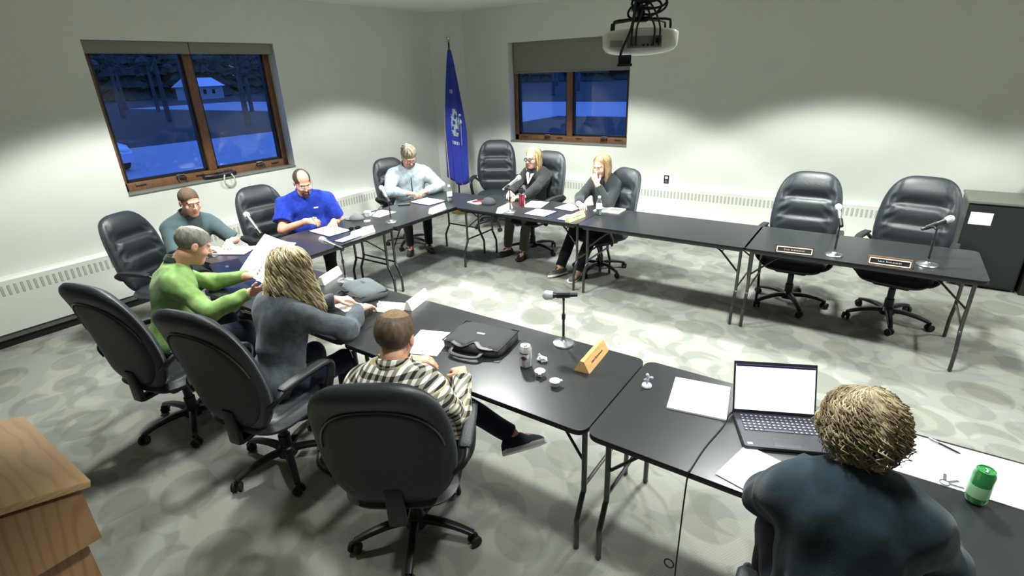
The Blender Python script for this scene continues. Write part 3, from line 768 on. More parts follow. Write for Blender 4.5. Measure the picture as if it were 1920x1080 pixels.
        def mf(C):
            L = ((C-Hn) @ Tn)/c; r = np.zeros(len(C), int)
            near = (np.linalg.norm(C-Hn, axis=1) < .14)
            lips = near & (((L[:, 1]/.026)**2+((L[:, 2]+.067)/.011)**2) < 1) & (L[:, 0] > .075); r[lips] = 1
            for q in (1, -1):
                ey = near & (((L[:, 1]-q*.031)/.015)**2+((L[:, 2]-.002)/.0068)**2 < 1) & (L[:, 0] > .06); r[ey] = 2
                ir = near & (((L[:, 1]-q*.031)/.0065)**2+((L[:, 2]-.001)/.0065)**2 < 1) & (L[:, 0] > .06); r[ir] = 3
                br = near & (np.abs(L[:, 1]-q*.033) < .021) & (np.abs(L[:, 2]-.0215-.05*(.02-np.abs(np.abs(L[:, 1])-.034))) < .0042) & (L[:, 0] > .05); r[br] = 4
            if beard:
                be = near & (L[:, 2] < -.045-.35*(L[:, 0]-.06).clip(-1, 0)) & (L[:, 0] > .0) & (r == 0) & (L[:, 2] > -.13) & ~((((L[:, 1])/.028)**2+((L[:, 2]+.067)/.013)**2) < 1); r[be] = 5
            return r
        ms = list(skin_mats(s.skin, lip)); ms[4] = mat('eyebrow', brow, .8)
        return F.mesh('body', ms, s.e, mf, 1)
    def shirt(s, m, name='shirt', sleeve='long', o=.013, fold=.0035, seed=1, collar=None, colm=None, hem=-.04, neck=.03, res=.008, loose=0):
        lo, hi = s.bounds(); lo = lo.copy(); lo[2] = min(s.hip[2]-.12, min(a[1][2] for a in s.arm.values())-.1)
        hi = hi.copy(); hi[2] = max(s.nb[2]+.12, max(a[1][2] for a in s.arm.values())+.1)
        F = SDF(lo, hi, (), res, res); s.torso(F, o+loose*.3)
        for g in s.arm:
            e, w_ = s.arm[g]; f = s.fat
            if sleeve == 'long':
                F.cap(s.sh[g]-s.s*.012, e, .050+o+f*.15+loose, .042+o+f*.1+loose, .05)
                d = nrm(w_-e); end = w_-d*.012; F.cap(e, w_+d*.03, .044+o+f*.1+loose, .030+o*.6+loose*.5, .02, cut=[(end, d)])
            else:
                d = nrm(e-s.sh[g]); t = .72 if sleeve == 'short' else .95; end = s.sh[g]+(e-s.sh[g])*t; F.cap(s.sh[g]-s.s*.012, e, .058+o+f*.15+loose, .060+o+f*.1+loose, .045, cut=[(end, d)])
        F.folds(fold, seed)
        # neckline
        nk = s.nb+s.s*neck; nd = nrm(nk-s.nb+s.fwd*.012); F.plane(nk+s.s*.01, nd) if sleeve is None else None
        F.cap(s.nb-s.s*.0+s.fwd*.01, s.nb+s.s*.25+s.fwd*.05, .060+s.fat*.12, .085+s.fat*.12, .01, op='s')
        F.plane(s.hip+V3((0, 0, hem-.08)), (0, 0, -1))
        ob = F.mesh(name, m, s.e, None, 1)
        if collar:
            g = G(); n = 20; pts = []
            for i in range(n):
                a = 2*PI*i/n; rr = .066+s.fat*.12; p = s.nb+s.s*(.030+.016*(-math.cos(a)))+s.fwd*(.014+(rr+.006)*math.cos(a)*1.05)+s.lat*(rr+.006)*math.sin(a); pts.append(p)
            if collar == 'ring': g.tube(pts, .009, 8, closed=True)
            elif collar == 'stand':
                for k in range(3): g.tube([p+s.s*(.008+.014*k) for p in pts], .0095, 8, closed=True)
            else:
                # fold-over collar, opening at the front
                q = pts[2:-1]; g.sweep([p+s.s*.010 for p in q], rprof(.011, .040, .005), up=tuple(s.s)); 
                for sg in (1, -1):
                    b = s.nb+s.fwd*.078+s.lat*sg*.022+s.s*.012; g.sweep([s.nb+s.fwd*.055+s.lat*sg*.052+s.s*.020, b+s.lat*sg*.012-s.s*.012, b+s.fwd*.012-s.s*.048+s.lat*sg*.012], rprof(.009, .036, .004), up=tuple(s.s), scales=[1, .9, .35])
            g.obj('collar', colm or m, ob, sharp=0)
        s.shirt_o = ob; return ob
    def trousers(s, m, shoes=None, o=.012, calf=0):
        if not s.leg: return
        lo, hi = s.bounds(); hi = hi.copy(); hi[2] = s.hip[2]+.16
        F = SDF(lo, hi, (), .011, .011); F.ell(s.hip+V3((-.01, 0, -.01)), (.13+o+s.fat*.5, .175*s.w+o+s.fat*.4, .105), None, .05)
        for g, (kn, an, to) in s.leg.items():
            hp = s.hip+V3((.02, g*.09, -.025)); F.cap(hp, kn, .083+s.fat*.3, .060+o*.5, .05); d = nrm(an-kn); F.cap(kn, an+d*.03, .060+o*.5, .050+calf, .02, cut=[(an, d)])
        F.folds(.003, 5); ob = F.mesh('trousers', m, s.e, None, 1)
        if shoes:
            for g, (kn, an, to) in s.leg.items():
                g2 = G(); up = nrm(kn-an); up = nrm(up-to*np.dot(up, to)); lt = np.cross(up, to)
                Mx = Matrix([[to[i], lt[i], up[i], (an-up*.075)[i]] for i in range(3)]+[[0, 0, 0, 1]])
                P = [(-.075, -.03), (-.085, 0), (-.075, .03), (0, .038), (.09, .046), (.155, .04), (.19, .0), (.155, -.042), (.09, -.046), (0, -.036)]
                g2.prism(P, -.02, .004, 1, M=Mx, bev=.004)
                bm = bmesh.new(); bmesh.ops.create_uvsphere(bm, u_segments=16, v_segments=10, radius=1)
                for v in bm.verts:
                    x = v.co.x; h = .052 if x > 0 else .075
                    v.co = Vector((.05+x*.135, v.co.y*.044, max(0, v.co.z)*(h+.035*max(0, -x))))
                g2.bm(bm, 0, Mx)
                for q in range(3): g2.tube([Mx @ Vector((.045+q*.02, -.02, .052-q*.005)), Mx @ Vector((.05+q*.02, 0, .059-q*.005)), Mx @ Vector((.045+q*.02, .02, .052-q*.005))], .0025, 5, 1)
                g2.obj('shoe', shoes, s.e)
        return ob
    # ---- hair
    def hp(s, x, y, z): return s.H+s.HR @ V3((x, y, z))*s.hs
    def hair_cap(s, m, th=.009, front=.062, back=-.075, bald=None, side=0.0, seed=3, name='hair', top=0.0, res=.0045, fold=.0015, ff=70):
        H, T, c = s.H, s.HR, s.hs; F = SDF(H-.16, H+.16, (), res, res)
        # hairline plane through forehead and nape
        a = V3((.085, 0, front)); b = V3((-.09, 0, back)); d = nrm(b-a); n = V3((d[2], 0, -d[0])); n = n*(-1 if n[2] > 0 else 1)
        n = T @ n; p = H+T @ a*c
        F.ell(s.hp(-.016, 0, .038+top), ((.098+th)*c, (.076+th)*c, (.083+th+top)*c), T, .001, cut=[(p, n)])
        if bald:
            bx, by, bz, r1, r2, r3 = bald; F.ell(s.hp(bx, by, bz), (r1, r2, r3), T, .006, 's')
        for q in (1, -1): F.ell(s.hp(-.005, q*.082, -.01), (.021, .02, .028), T, .006, 's')
        F.folds(fold, seed, ff); return F.mesh(name, m, s.e, None, 1)
    def strands(s, m, n=80, length=.28, rad=.011, wave=.012, wl=.08, curl=0, seed=1, part=0, frontgap=.95, thick=.016, flare=.0, name='hair', volume=True, top0=.15, vcol=None, fallback=None, tips=1.0):
        rr = random.Random(seed); H, T, c = s.H, s.HR, s.hs
        down = T.T @ V3((0, 0, -1)); g = G()
        rx, ry, rz = .098+thick, .078+thick, .084+thick
        for i in range(n):
            ph = -PI+2*PI*(i+rr.random())/n
            if abs(ph) < frontgap: 
                ph = frontgap*(1 if ph >= 0 else -1)*rr.uniform(1.0, 1.25)
            jit = rr.uniform(-.008, .006); L = length*rr.uniform(.8, 1.08)*(tips if abs(ph) < 1.4 else 1); pts = []; wp = rr.uniform(0, 6.28); th = top0*rr.uniform(.3, 1.3); step = .011; k = 0; tot = 0; P = None
            maxth = 1.62
            while tot < L:
                if th < maxth:
                    q = (math.sin(th)*math.cos(ph)*(rx+jit)-.016, math.sin(th)*math.sin(ph)*(ry+jit)-part*(1-min(th, 1)), math.cos(th)*(rz+jit)+.038); P = V3(q); th += step/.1
                    on = 1
                else:
                    out = V3((math.cos(ph), math.sin(ph), 0)); P = P+nrm(down+out*flare*math.exp(-tot*1.0)*(1 if tot < L*.7 else -1.2))*step; on = 0
                tot += step; k += 1
                am = wave*min(1, tot/(.10))
                tang = V3((-math.sin(ph), math.cos(ph), 0)); out = V3((math.cos(ph), math.sin(ph), .1))
                w1 = math.sin(tot/wl*2*PI+wp); w2 = math.cos(tot/wl*2*PI+wp)
                p = P+tang*am*w1+out*(am*.7*(w2+.6) if curl else am*.35*(w2+.8))
                pts.append(H+T @ p*c)
            if len(pts) < 4: continue
            nn = len(pts); sc = [rad*rr.uniform(.85, 1.1)*(.55+.45*min(1, j/4))*(1 if j < nn*.7 else max(.18, 1-(j-nn*.7)/(nn*.3)*.85)) for j in range(nn)]
            g.tube([Vector(p) for p in pts], sc, 6, mi=i % (len(m) if isinstance(m, list) else 1))
        if volume:
            g.ball((0, 0, 0), (1, 1, 1), 24, M=Matrix([[T[i][0]*(.098+thick*.75)*c, T[i][1]*(.078+thick*.75)*c, T[i][2]*(.084+thick*.8)*c, (H+T @ V3((-.03, 0, .045))*c)[i]] for i in range(3)]+[[0, 0, 0, 1]]))
        return g.obj(name, m, s.e, sharp=0)
    def glasses(s, m, w=.026, lens=True, thick=.0022):
        g = G(); c = s.hs
        for q in (1, -1):
            pts = [s.hp(.108+.001*math.cos(a), q*.031+w*math.cos(a)*(1.0), .001+.017*math.sin(a)) for a in [2*PI*i/18 for i in range(18)]]
            g.tube(pts, thick, 6, closed=True)
            g.tube([s.hp(.107, q*.056, .006), s.hp(.06, q*.080, .008), s.hp(.0, q*.085, .006), s.hp(-.012, q*.086, -.006)], thick*.9, 6)
        g.tube([s.hp(.110, -.008, .005), s.hp(.113, 0, .008), s.hp(.110, .008, .005)], thick, 6)
        o = g.obj('glasses', m, s.e)
        if lens:
            g = G()
            for q in (1, -1):
                vs = [s.hp(.107, q*.031+w*math.cos(2*PI*i/18), .001+.017*math.sin(2*PI*i/18)) for i in range(18)]; g.add(vs, [list(range(18))])
            g.obj('lenses', M['clear'], o, smooth=False)
        return o
    def beard(s, m, full=False, seed=4):
        H, T = s.H, s.HR; F = SDF(H-.17, H+.12, (), .0042, .0042)
        F.ell(s.hp(.068, 0, -.102), (.030, .034, .034), T, .01); F.ell(s.hp(.072, 0, -.118), (.022, .026, .028), T, .01)
        F.cap(s.hp(.101, -.026, -.052), s.hp(.103, .026, -.052), .0065, None, .006)
        for q in (1, -1): F.cap(s.hp(.098, q*.028, -.052), s.hp(.084, q*.030, -.095), .007, .011, .008)
        if full:
            for q in (1, -1): F.cap(s.hp(.07, q*.040, -.085), s.hp(.015, q*.066, -.05), .014, .010, .012)
        F.ell(s.hp(.104, 0, -.069), (.016, .019, .0085), T, .004, 's')
        F.folds(.0018, seed, 110); return F.mesh('beard', m, s.e, None, 1)
# ================================================================ PEOPLE
def cloth(name, c, c2=None, rough=.85, nz=.12, ns=25): return mat(name, c, rough, spec=.2, noise=nz, nscale=ns, c2=c2, bump=.2, bscale=350, sheen=.15)
def plaid():
    k = NT('plaid_flannel'); tc = k.n('ShaderNodeTexCoord'); mp = k.n('ShaderNodeMapping'); mp.inputs['Rotation'].default_value = (0, .18, 0); k.l(tc.outputs['Object'], mp.inputs[0])
    sp = k.n('ShaderNodeSeparateXYZ'); k.l(mp.outputs[0], sp.inputs[0])
    cx = k.n('ShaderNodeMath', operation='MULTIPLY_ADD'); k.l(sp.outputs[0], cx.inputs[0]); cx.inputs[1].default_value = .35; k.l(sp.outputs[1], cx.inputs[2])
    outs = []
    for src in (cx.outputs[0], sp.outputs[2]):
        m1 = k.n('ShaderNodeMath', operation='MULTIPLY'); k.l(src, m1.inputs[0]); m1.inputs[1].default_value = 1/.034
        f = k.n('ShaderNodeMath', operation='FRACT'); k.l(m1.outputs[0], f.inputs[0])
        a = k.n('ShaderNodeMath', operation='LESS_THAN'); k.l(f.outputs[0], a.inputs[0]); a.inputs[1].default_value = .5
        m3 = k.n('ShaderNodeMath', operation='MULTIPLY'); k.l(src, m3.inputs[0]); m3.inputs[1].default_value = 1/.102
        f3 = k.n('ShaderNodeMath', operation='FRACT'); k.l(m3.outputs[0], f3.inputs[0])
        b = k.n('ShaderNodeMath', operation='LESS_THAN'); k.l(f3.outputs[0], b.inputs[0]); b.inputs[1].default_value = .08
        outs.append((a.outputs[0], b.outputs[0]))
    s_ = k.n('ShaderNodeMath', operation='ADD'); k.l(outs[0][0], s_.inputs[0]); k.l(outs[1][0], s_.inputs[1])
    h = k.n('ShaderNodeMath', operation='MULTIPLY'); k.l(s_.outputs[0], h.inputs[0]); h.inputs[1].default_value = .5
    cr = k.n('ShaderNodeValToRGB'); k.l(h.outputs[0], cr.inputs[0]); cr.color_ramp.interpolation = 'CONSTANT'
    e = cr.color_ramp.elements; e[0].position = 0; e[0].color = lin('f1efe4'); e[1].position = .9; e[1].color = lin('1f1e1c'); x = e.new(.4); x.color = lin('8e8a7c')
    mx = k.n('ShaderNodeMix', data_type='RGBA'); k.l(outs[1][1], mx.inputs[0]); k.l(cr.outputs[0], mx.inputs[6]); mx.inputs[7].default_value = lin('cdbf95')
    k.l(mx.outputs[2], k.b.inputs['Base Color']); k.b.inputs['Roughness'].default_value = .9; return k.m
C_ = {'teal': cloth('slate_teal_jersey', '4b5e62'), 'lime': cloth('lime_fleece', '86a763', '759654'), 'limecollar': cloth('dark_green_trim', '2c4238'),
      'greyshirt': cloth('grey_woven_shirt', '5c636b', '4a5057'), 'polo': cloth('royal_blue_knit', '1f3cae', '182f94'), 'fleece': cloth('light_grey_fleece', 'a7b1b8', '8f9aa2', nz=.3),
      'fleecetrim': cloth('charcoal_trim', '2a2f31'), 'char': cloth('charcoal_knit', '2b2f30'), 'tank': cloth('cream_top', 'd8c9bd'), 'dkgrey': cloth('dark_grey_cardigan', '33383b'), 'greentop': cloth('deep_green_top', '3d5646'),
      'navy': cloth('dark_slate_fleece', '2a3a44', '243139'), 'plaid': plaid(), 'jeans': cloth('dark_navy_denim', '1a2238'), 'black': cloth('black_trousers', '15171a'), 'taupe': cloth('taupe_trousers', '5b5751')}
HB = mat('dark_brown_hair', '4a3a2c', .6, noise=.4, nscale=60, stretch=(1, 1, .3)); HG = mat('grey_brown_hair', '8d8474', .6, noise=.5, nscale=70, c2='5a5347', stretch=(1, 1, .3))
HGG = mat('grey_hair', '86857a', .7, noise=.4, nscale=60, c2='5c5b51', stretch=(1, 1, .3)); HBR = mat('thin_brown_hair', '6f5b47', .6, noise=.5, nscale=60, c2='4b3c2f', stretch=(1, 1, .3))
HBL = [mat('blonde_highlight', 'f0e6c2', .45, spec=.5, noise=.25, nscale=25), mat('blonde_mid', 'd8c79a', .45, spec=.5, noise=.25, nscale=25), mat('blonde_dark_lock', '9c8760', .5, noise=.2, nscale=25)]  # pale, mid and dark blonde strands in turn
HSB = [mat('fair_hair', 'c2a578', .5, noise=.2, nscale=25), mat('fair_hair_light', 'd9c294', .5, noise=.2, nscale=25), mat('fair_hair_dark', '8c7150', .5)]
HRD = [mat('straight_fair_hair', 'a98c65', .5, noise=.2, nscale=25), mat('straight_fair_light', 'c6aa80', .5, noise=.2, nscale=25)]
HCU = [mat('ash_blonde_curl', 'b0a282', .6, noise=.35, nscale=12, c2='7d6c51'), mat('pale_curl', 'cbbf9f', .6, noise=.35, nscale=12, c2='94835f'), mat('brown_root_curl', '8a785b', .6, noise=.3, nscale=12)]
SH = [mat('shoe_upper', '1b1c1e', .5), mat('shoe_sole', '2c2c2c', .7)]; SHG = [mat('grey_suede_shoe', '5a5a57', .8), mat('pale_sole', 'd8d6cf', .6)]; SHN = [mat('navy_trainer', '1d2440', .7), mat('white_sole', 'e9e9ea', .5)]

# smiling man in teal
p = Person('smiling short-haired man in a slate teal shirt sitting against the left wall', 1.02, -5.08, 8, lean=12, twist=-12, head=(-10, 14, 0), headoff=(.05, -.0), skin='eab39c')
p.set_arm(-1, (1.45, -5.12, .79), pole=(-.3, -.8, -.6), hdir=(.8, .5, -.1)); p.set_arm(1, (1.47, -4.93, .79), pole=(-.3, .8, -.6), hdir=(.9, -.4, -.05)); p.default_legs()
p.body(smile=1, brow='463627', lip='c48d80'); p.shirt(C_['teal'], sleeve='elbow', seed=2, fold=.006, collar='ring'); p.trousers(C_['black'], SH); p.hair_cap(mat('buzzed_hair', '6a5442', .8, noise=.3, nscale=90), th=.004, front=.064, back=-.080, bald=(.112, 0, .06, .03, .09, .028))

# older man in lime pullover, seen from behind, reading
p = Person('grey-haired balding man in a lime green pullover, seen from behind, reading a paper', 2.54, -5.98, 84, lean=17, twist=-14, head=(-8, 28, 0), headoff=(.08, -.07), skin='dba48c', fat=.02, wide=1.06, sc=1.02)
p.set_arm(-1, (3.10, -5.66, .90), pole=(.5, -.6, -.8), hdir=(.75, .55, .25), hnorm=(-.4, .5, .7), curl=35); p.set_arm(1, (2.62, -5.42, .84), pole=(-.8, .1, -.5), hdir=(.8, .5, .1), hnorm=(.1, -.3, .9), curl=30); p.default_legs(k=.42)
p.body(brow='8b877a'); p.shirt(C_['lime'], sleeve='long', seed=3, collar='polo', colm=C_['limecollar'], fold=.009); p.trousers(C_['jeans'], SH)
p.hair_cap(HGG, th=.007, front=.05, back=-.085, bald=(-.02, .008, .130, .088, .056, .055))
GREEN = p
# blonde woman, back to camera
p = Person('woman with long wavy blonde hair and grey shirt, back to the camera', 3.64, -5.90, 98, lean=20, twist=-8, head=(-8, 26, 0), headoff=(.05, 0), skin='ebbca5', wide=.93, sc=.98)
p.set_arm(-1, (3.74, -5.34, .80), pole=(.9, -.4, -.5), hdir=(-.1, .95, -.1)); p.set_arm(1, (3.48, -5.32, .80), pole=(-.9, -.4, -.5), hdir=(.5, .85, -.1)); p.default_legs(k=.40)
p.body(lip='c4807a'); p.shirt(C_['greyshirt'], sleeve='long', seed=5, collar='polo', fold=.010, loose=.006, o=.016); p.trousers(C_['jeans'], SH)
p.strands(HBL, n=480, length=.56, rad=.0052, wave=.020, wl=.13, curl=1, seed=4, frontgap=1.2, thick=.018, flare=.36)

# man in plaid, back to camera
p = Person('man in a black and white plaid shirt, back to the camera, legs crossed', 4.74, -5.98, 112, lean=3, twist=0, head=(4, 14, 3), headoff=(.02, 0), skin='dba78c', fat=.012, wide=1.12, sc=.92, hip=.53, hs=1.08)
p.set_arm(-1, (4.80, -5.60, .79), pole=(.5, -.5, -.9), hdir=(-.75, .6, -.1)); p.set_arm(1, (4.47, -5.62, .79), pole=(-.7, -.5, -.8), hdir=(.7, .7, -.1))
p.set_leg(1, (.43, .12, .50), (.42, .12, .10), (1, .2, 0)); p.set_leg(-1, (.46, -.06, .57), (.47, -.40, .36), (.62, -.72, -.1))
p.body(); p.shirt(C_['plaid'], sleeve='long', seed=6, collar='polo', fold=.008, loose=.004); p.trousers(C_['jeans'], SHN)
p.hair_cap(HBR, th=.007, front=.055, back=-.085, bald=(-.01, 0, .125, .085, .062, .050), fold=.0012)
p.hair_cap(mat('thinning_crown_hair', 'a58a6a', .7, noise=.4, nscale=80, c2='8b7050'), th=.0035, front=.060, back=-.08, name='thin_crown_hair', fold=.001)

# man in royal blue polo
p = Person('bearded balding man in a royal blue polo and glasses, writing at the left table', 1.30, -3.95, -32, lean=12, twist=0, head=(12, 24, 2), headoff=(.05, 0), skin='dd9f88', fat=.05, wide=1.2, sc=1.03)
p.set_arm(-1, (1.58, -4.16, .82), pole=(-.3, -.8, -.7), hdir=(.65, .55, -.1), curl=50, hnorm=(-.3, .5, -.6)); p.set_arm(1, (1.70, -3.93, .775), pole=(.0, .35, -.8), hdir=(.75, -.65, -.12), curl=8, spread=1.6); p.default_legs()
p.body(brow='3b2f27'); p.shirt(C_['polo'], sleeve='short', seed=7, collar='polo', fold=.007, loose=.014); p.trousers(C_['black'], SH)
p.hair_cap(HB, th=.005, front=.050, back=-.08, bald=(.065, 0, .100, .105, .056, .085)); p.glasses(M['steel'], thick=.0015); p.beard(mat('dark_goatee', '57483a', .8, noise=.5, nscale=80))
G().box(0, .001, -.022, .022, -.007, .007, .0004).obj('chest_logo', M['paper'], p.e, loc=(.235, .085, .925), rz=.25)

# man in light grey fleece, looking down
p = Person('man in a light grey zip fleece, looking down at his hands in the corner', 1.17, -2.27, -38, lean=11, twist=0, head=(14, 36, 0), headoff=(.06, 0), skin='d99f8a', fat=.045, wide=1.15, sc=1.06)
p.set_arm(-1, (1.50, -2.64, .80), pole=(-.5, -.9, -.5), hdir=(.55, .45, -.05), curl=40, hnorm=(.1, .3, -.9)); p.set_arm(1, (1.62, -2.44, .80), pole=(.6, .9, -.4), hdir=(-.1, -.85, -.05), curl=40, hnorm=(-.2, -.1, -.9)); p.default_legs()
p.body(brow='5f564a'); o_ = p.shirt(C_['fleece'], sleeve='long', seed=8, collar='stand', colm=C_['fleecetrim'], fold=.008, loose=.014); p.trousers(C_['black'], SH)
p.hair_cap(HG, th=.009, front=.046, back=-.085, top=.004, fold=.003, ff=90); p.strands([HG, mat('ash_streak', 'b5aa94', .6)], n=240, length=.125, rad=.0042, wave=.004, wl=.09, seed=21, frontgap=.25, thick=.013, part=.03, name='swept_hair', volume=False, top0=.08); p.glasses(M['black'], thick=.002); p.beard(mat('grey_goatee', 'a39a90', .8, noise=.4, nscale=80))
def front_strip(p, m, name, w=.006, z0=.12, z1=.46, y=0, out=.006):
    """a thin strip following the front of the torso"""
    pts = []
    for i in range(12):
        t = z0+(z1-z0)*i/11; f = p.fat
        rr = .118+.019+.014+f*.45; k = .012*math.sin(PI*(t-.05)/.45)
        pts.append(p.hip+p.s*t*p.sc+p.fwd*(rr+f*.35*math.sin(PI*min(1, t/.4))*1.0+k+out)+p.lat*y)
    return G().sweep([Vector(q) for q in pts], rprof(w*2, .006, .002), up=tuple(p.fwd)).obj(name, m, p.e)
front_strip(p, C_['fleecetrim'], 'zip', .006, .10, .42, out=-.004)

# woman with black glasses
p = Person('woman with long fair hair and thick black glasses in a charcoal cardigan, looking left', 2.74, -1.55, -93, lean=6, twist=-6, head=(-6, 6, 0), headoff=(.02, 0), skin='e9b7a2', wide=.95, sc=.97)
p.set_arm(-1, (2.66, -2.10, .79), pole=(-.8, .3, -.5), hdir=(.5, -.8, 0)); p.set_arm(1, (2.88, -2.12, .79), pole=(.8, .3, -.5), hdir=(-.6, -.7, 0)); p.default_legs(k=.44, foot=.52)
p.body(smile=1, brow='6a5440', lip='c06a6c'); p.shirt(C_['char'], sleeve='long', seed=9, fold=.004, loose=.006); p.trousers(C_['taupe'], SH, calf=.004)
g = G(); 
for q in (1, -1): g.sweep([Vector(p.nb+p.lat*q*.06+p.fwd*.035+p.s*.01), Vector(p.nb+p.lat*q*.035+p.fwd*.120-p.s*.05), Vector(p.nb+p.fwd*.168-p.s*.16)], rprof(.012, .05, .005), up=tuple(p.lat), scales=[.9, .9, .25])
g.obj('cream_top', C_['tank'], p.e)
p.glasses(M['black'], thick=.0042, w=.027); p.strands(HSB, n=260, length=.38, rad=.0060, wave=.006, wl=.16, seed=5, frontgap=1.25, thick=.012, flare=.10)

# woman covering her mouth
p = Person('woman with straight fair hair hiding her mouth behind one hand', 3.76, -1.66, -100, lean=10, twist=0, head=(-4, 12, 0), headoff=(.03, 0), skin='e9b9a4', wide=.95, sc=.96)
mo = p.H+p.HR @ V3((.135, .0, -.085)); c_, s_ = math.cos(p.a), math.sin(p.a); mw = (p.x+mo[0]*c_-mo[1]*s_, p.y+mo[0]*s_+mo[1]*c_, mo[2])
p.set_arm(1, (mw[0]+.05, mw[1]-.02, mw[2]-.075), pole=(.3, -.6, -.9), hdir=(-.5, .1, .85), hnorm=(.1, 1, 0), curl=22); p.set_arm(-1, (3.64, -2.16, .79), pole=(-.8, .3, -.5), hdir=(.7, -.6, 0)); p.default_legs(k=.44, foot=.72)
p.body(lip='c4807a'); p.shirt(C_['dkgrey'], sleeve='long', seed=10, fold=.004, loose=.006, collar='ring'); p.trousers(C_['black'], SHG, calf=.01)
front_strip(p, C_['greentop'], 'green_top', .035, .1, .40, out=-.010)
p.strands(HRD, n=260, length=.34, rad=.0060, wave=.006, wl=.16, seed=6, frontgap=1.2, thick=.012, flare=.1)

# curly haired woman nearest the camera
p = Person('woman with curly ash-blonde bob in a dark slate fleece at the laptop', 6.43, -5.86, 101, lean=15, twist=0, head=(12, 10, 0), headoff=(.03, .0), skin='e5b49d', fat=.02, wide=.97, sc=.93, hip=.59)
p.set_arm(1, (6.30, -5.42, .80), pole=(-.7, -.6, -.6), hdir=(.7, .6, -.05), curl=30); p.set_arm(-1, (6.60, -5.42, .80), pole=(.6, -.6, -.8), hdir=(-.7, .6, -.05), curl=30); p.default_legs(k=.42)
p.body(); p.shirt(C_['navy'], sleeve='long', seed=11, fold=.010, loose=.012, collar='ring'); p.trousers(C_['jeans'], SH)
p.strands(HCU, n=620, length=.265, rad=.0027, wave=.010, wl=.060, curl=0, seed=9, frontgap=.9, thick=.022, flare=.30, tips=.9)
p.strands(HCU, n=240, length=.27, rad=.0020, wave=.013, wl=.038, curl=1, seed=19, frontgap=.9, thick=.024, flare=.45, name='hair_curls', volume=False, top0=.1)
# ================================================================ THINGS ON THE TABLES
def paper(x, y, deg, w_, h_, label, group='loose papers and packets on the tables', n=1, lines=6, z=TZ, col=None, cat='paper', back=None, curl=.0):
    t = thing('paper_sheet', label, cat, (x, y, z), R(deg), group)
    if back: G().box(-w_/2-.012, w_/2+.012, -h_/2-.012, h_/2+.012, 0, .005, .001).obj('folder', back, t); z0 = .005
    else: z0 = .0005
    g = G(); th = .0006*n; nu, nv = 8, 8; vs = []; fs = []
    for k, zz in ((0, z0), (1, z0+th)):
        for j in range(nv+1):
            for i in range(nu+1):
                u, v = i/nu, j/nv; vs.append(((u-.5)*w_, (v-.5)*h_, zz+curl*max(0, u-.6)**2*(.4+v)))
    N = (nu+1)*(nv+1)
    for j in range(nv):
        for i in range(nu): a = j*(nu+1)+i; fs.append([N+a, N+a+1, N+a+nu+2, N+a+nu+1]); fs.append([a, a+nu+1, a+nu+2, a+1])
    ring = [i for i in range(nu+1)]+[(j+1)*(nu+1)-1 for j in range(1, nv+1)]+[nv*(nu+1)+i for i in range(nu-1, -1, -1)]+[j*(nu+1) for j in range(nv-1, 0, -1)]
    for k in range(len(ring)): a, b = ring[k], ring[(k+1) % len(ring)]; fs.append([a, b, N+b, N+a])
    g.add(vs, fs); g.obj('sheet', col or M['paper'], t, smooth=False)
    if lines:
        g = G(); rr = random.Random(int(x*91+y*37))
        for q in range(lines):
            yy = h_*(.36-.72*q/max(1, lines-1)); g.box(-w_*.36, w_*(.36-.4*rr.random()**2), yy-.0011, yy+.0011, z0+th, z0+th+.0003)
        g.obj('printed_lines', mat('pale_print', 'c9cbd0', .8) if 'pale_print' not in bpy.data.materials else bpy.data.materials['pale_print'], t, smooth=False)
    return t
FOLD = mat('navy_folder', '20245a', .4, noise=.1)
paper(5.81, -5.12, 10, .25, .27, 'thick stack of white pages left of the open laptop, small clip on its edge', n=14, lines=0)
paper(6.13, -5.49, -14, .20, .24, 'white sheets lying in front of the open laptop, beside a dark slate sleeve', n=6, lines=0)
paper(6.69, -5.075, 0, .58, .28, 'big white plan sheets spread to the right of the curly-haired woman', n=5, lines=0, curl=.004)
paper(4.35, -5.36, 20, .215, .28, 'white page by the plaid shirt, just left of the black laptop bag', n=4, lines=0)
paper(3.80, -5.12, 20, .20, .16, 'white sheets under a pale name plate at the end of the middle near table', n=3, lines=0)
paper(3.50, -5.24, -10, .20, .15, 'white papers under the blonde woman\'s right hand', n=4, lines=0)
paper(1.60, -4.96, 30, .32, .23, 'white page in front of the smiling man in teal', n=6, lines=5, back=FOLD)
paper(2.62, -5.16, 15, .30, .22, 'white sheets between the lime pullover and the wavy blonde hair', n=5, lines=4)
paper(2.26, -4.90, 60, .26, .18, 'white papers with a blue corner beside the dark binder', n=3, lines=4)
paper(1.86, -4.11, 86, .24, .34, 'white pages under the hands of the man in the blue polo', n=6, lines=6, back=FOLD)
paper(2.24, -4.20, 4, .10, .22, 'narrow white paper on a dark folder at the table edge beside the blue polo man', n=2, lines=2, back=FOLD)
paper(1.78, -3.36, 92, .26, .23, 'white page with rounded corner beside the grey cap on the left table', n=3, lines=0)
paper(1.87, -2.68, 86, .26, .32, 'white pages on a dark blue folder before the man in grey fleece', n=5, lines=4, back=FOLD)
paper(3.12, -2.22, 12, .22, .29, 'white page behind the red tumbler', n=3, lines=3)
paper(3.37, -2.53, 88, .24, .25, 'white page near the front edge, right of the red tumbler', n=3, lines=4, back=FOLD)
paper(3.54, -2.18, 82, .25, .24, 'white page right in front of the woman covering her mouth', n=3, lines=4, back=FOLD)
paper(3.73, -2.58, 90, .20, .13, 'small white page under the angled pale name plate on the far table', n=2, lines=2, back=FOLD)
mg = paper(3.98, -2.10, 2, .29, .21, 'printed grey and white magazine behind the far water bottle', n=14, lines=0, group=None, cat='magazine')
G().box(-.12, -.02, -.08, .07, .0092, .0098).box(.0, .12, -.02, .08, .0092, .0098).obj('cover_print', M['sill'], mg, smooth=False)
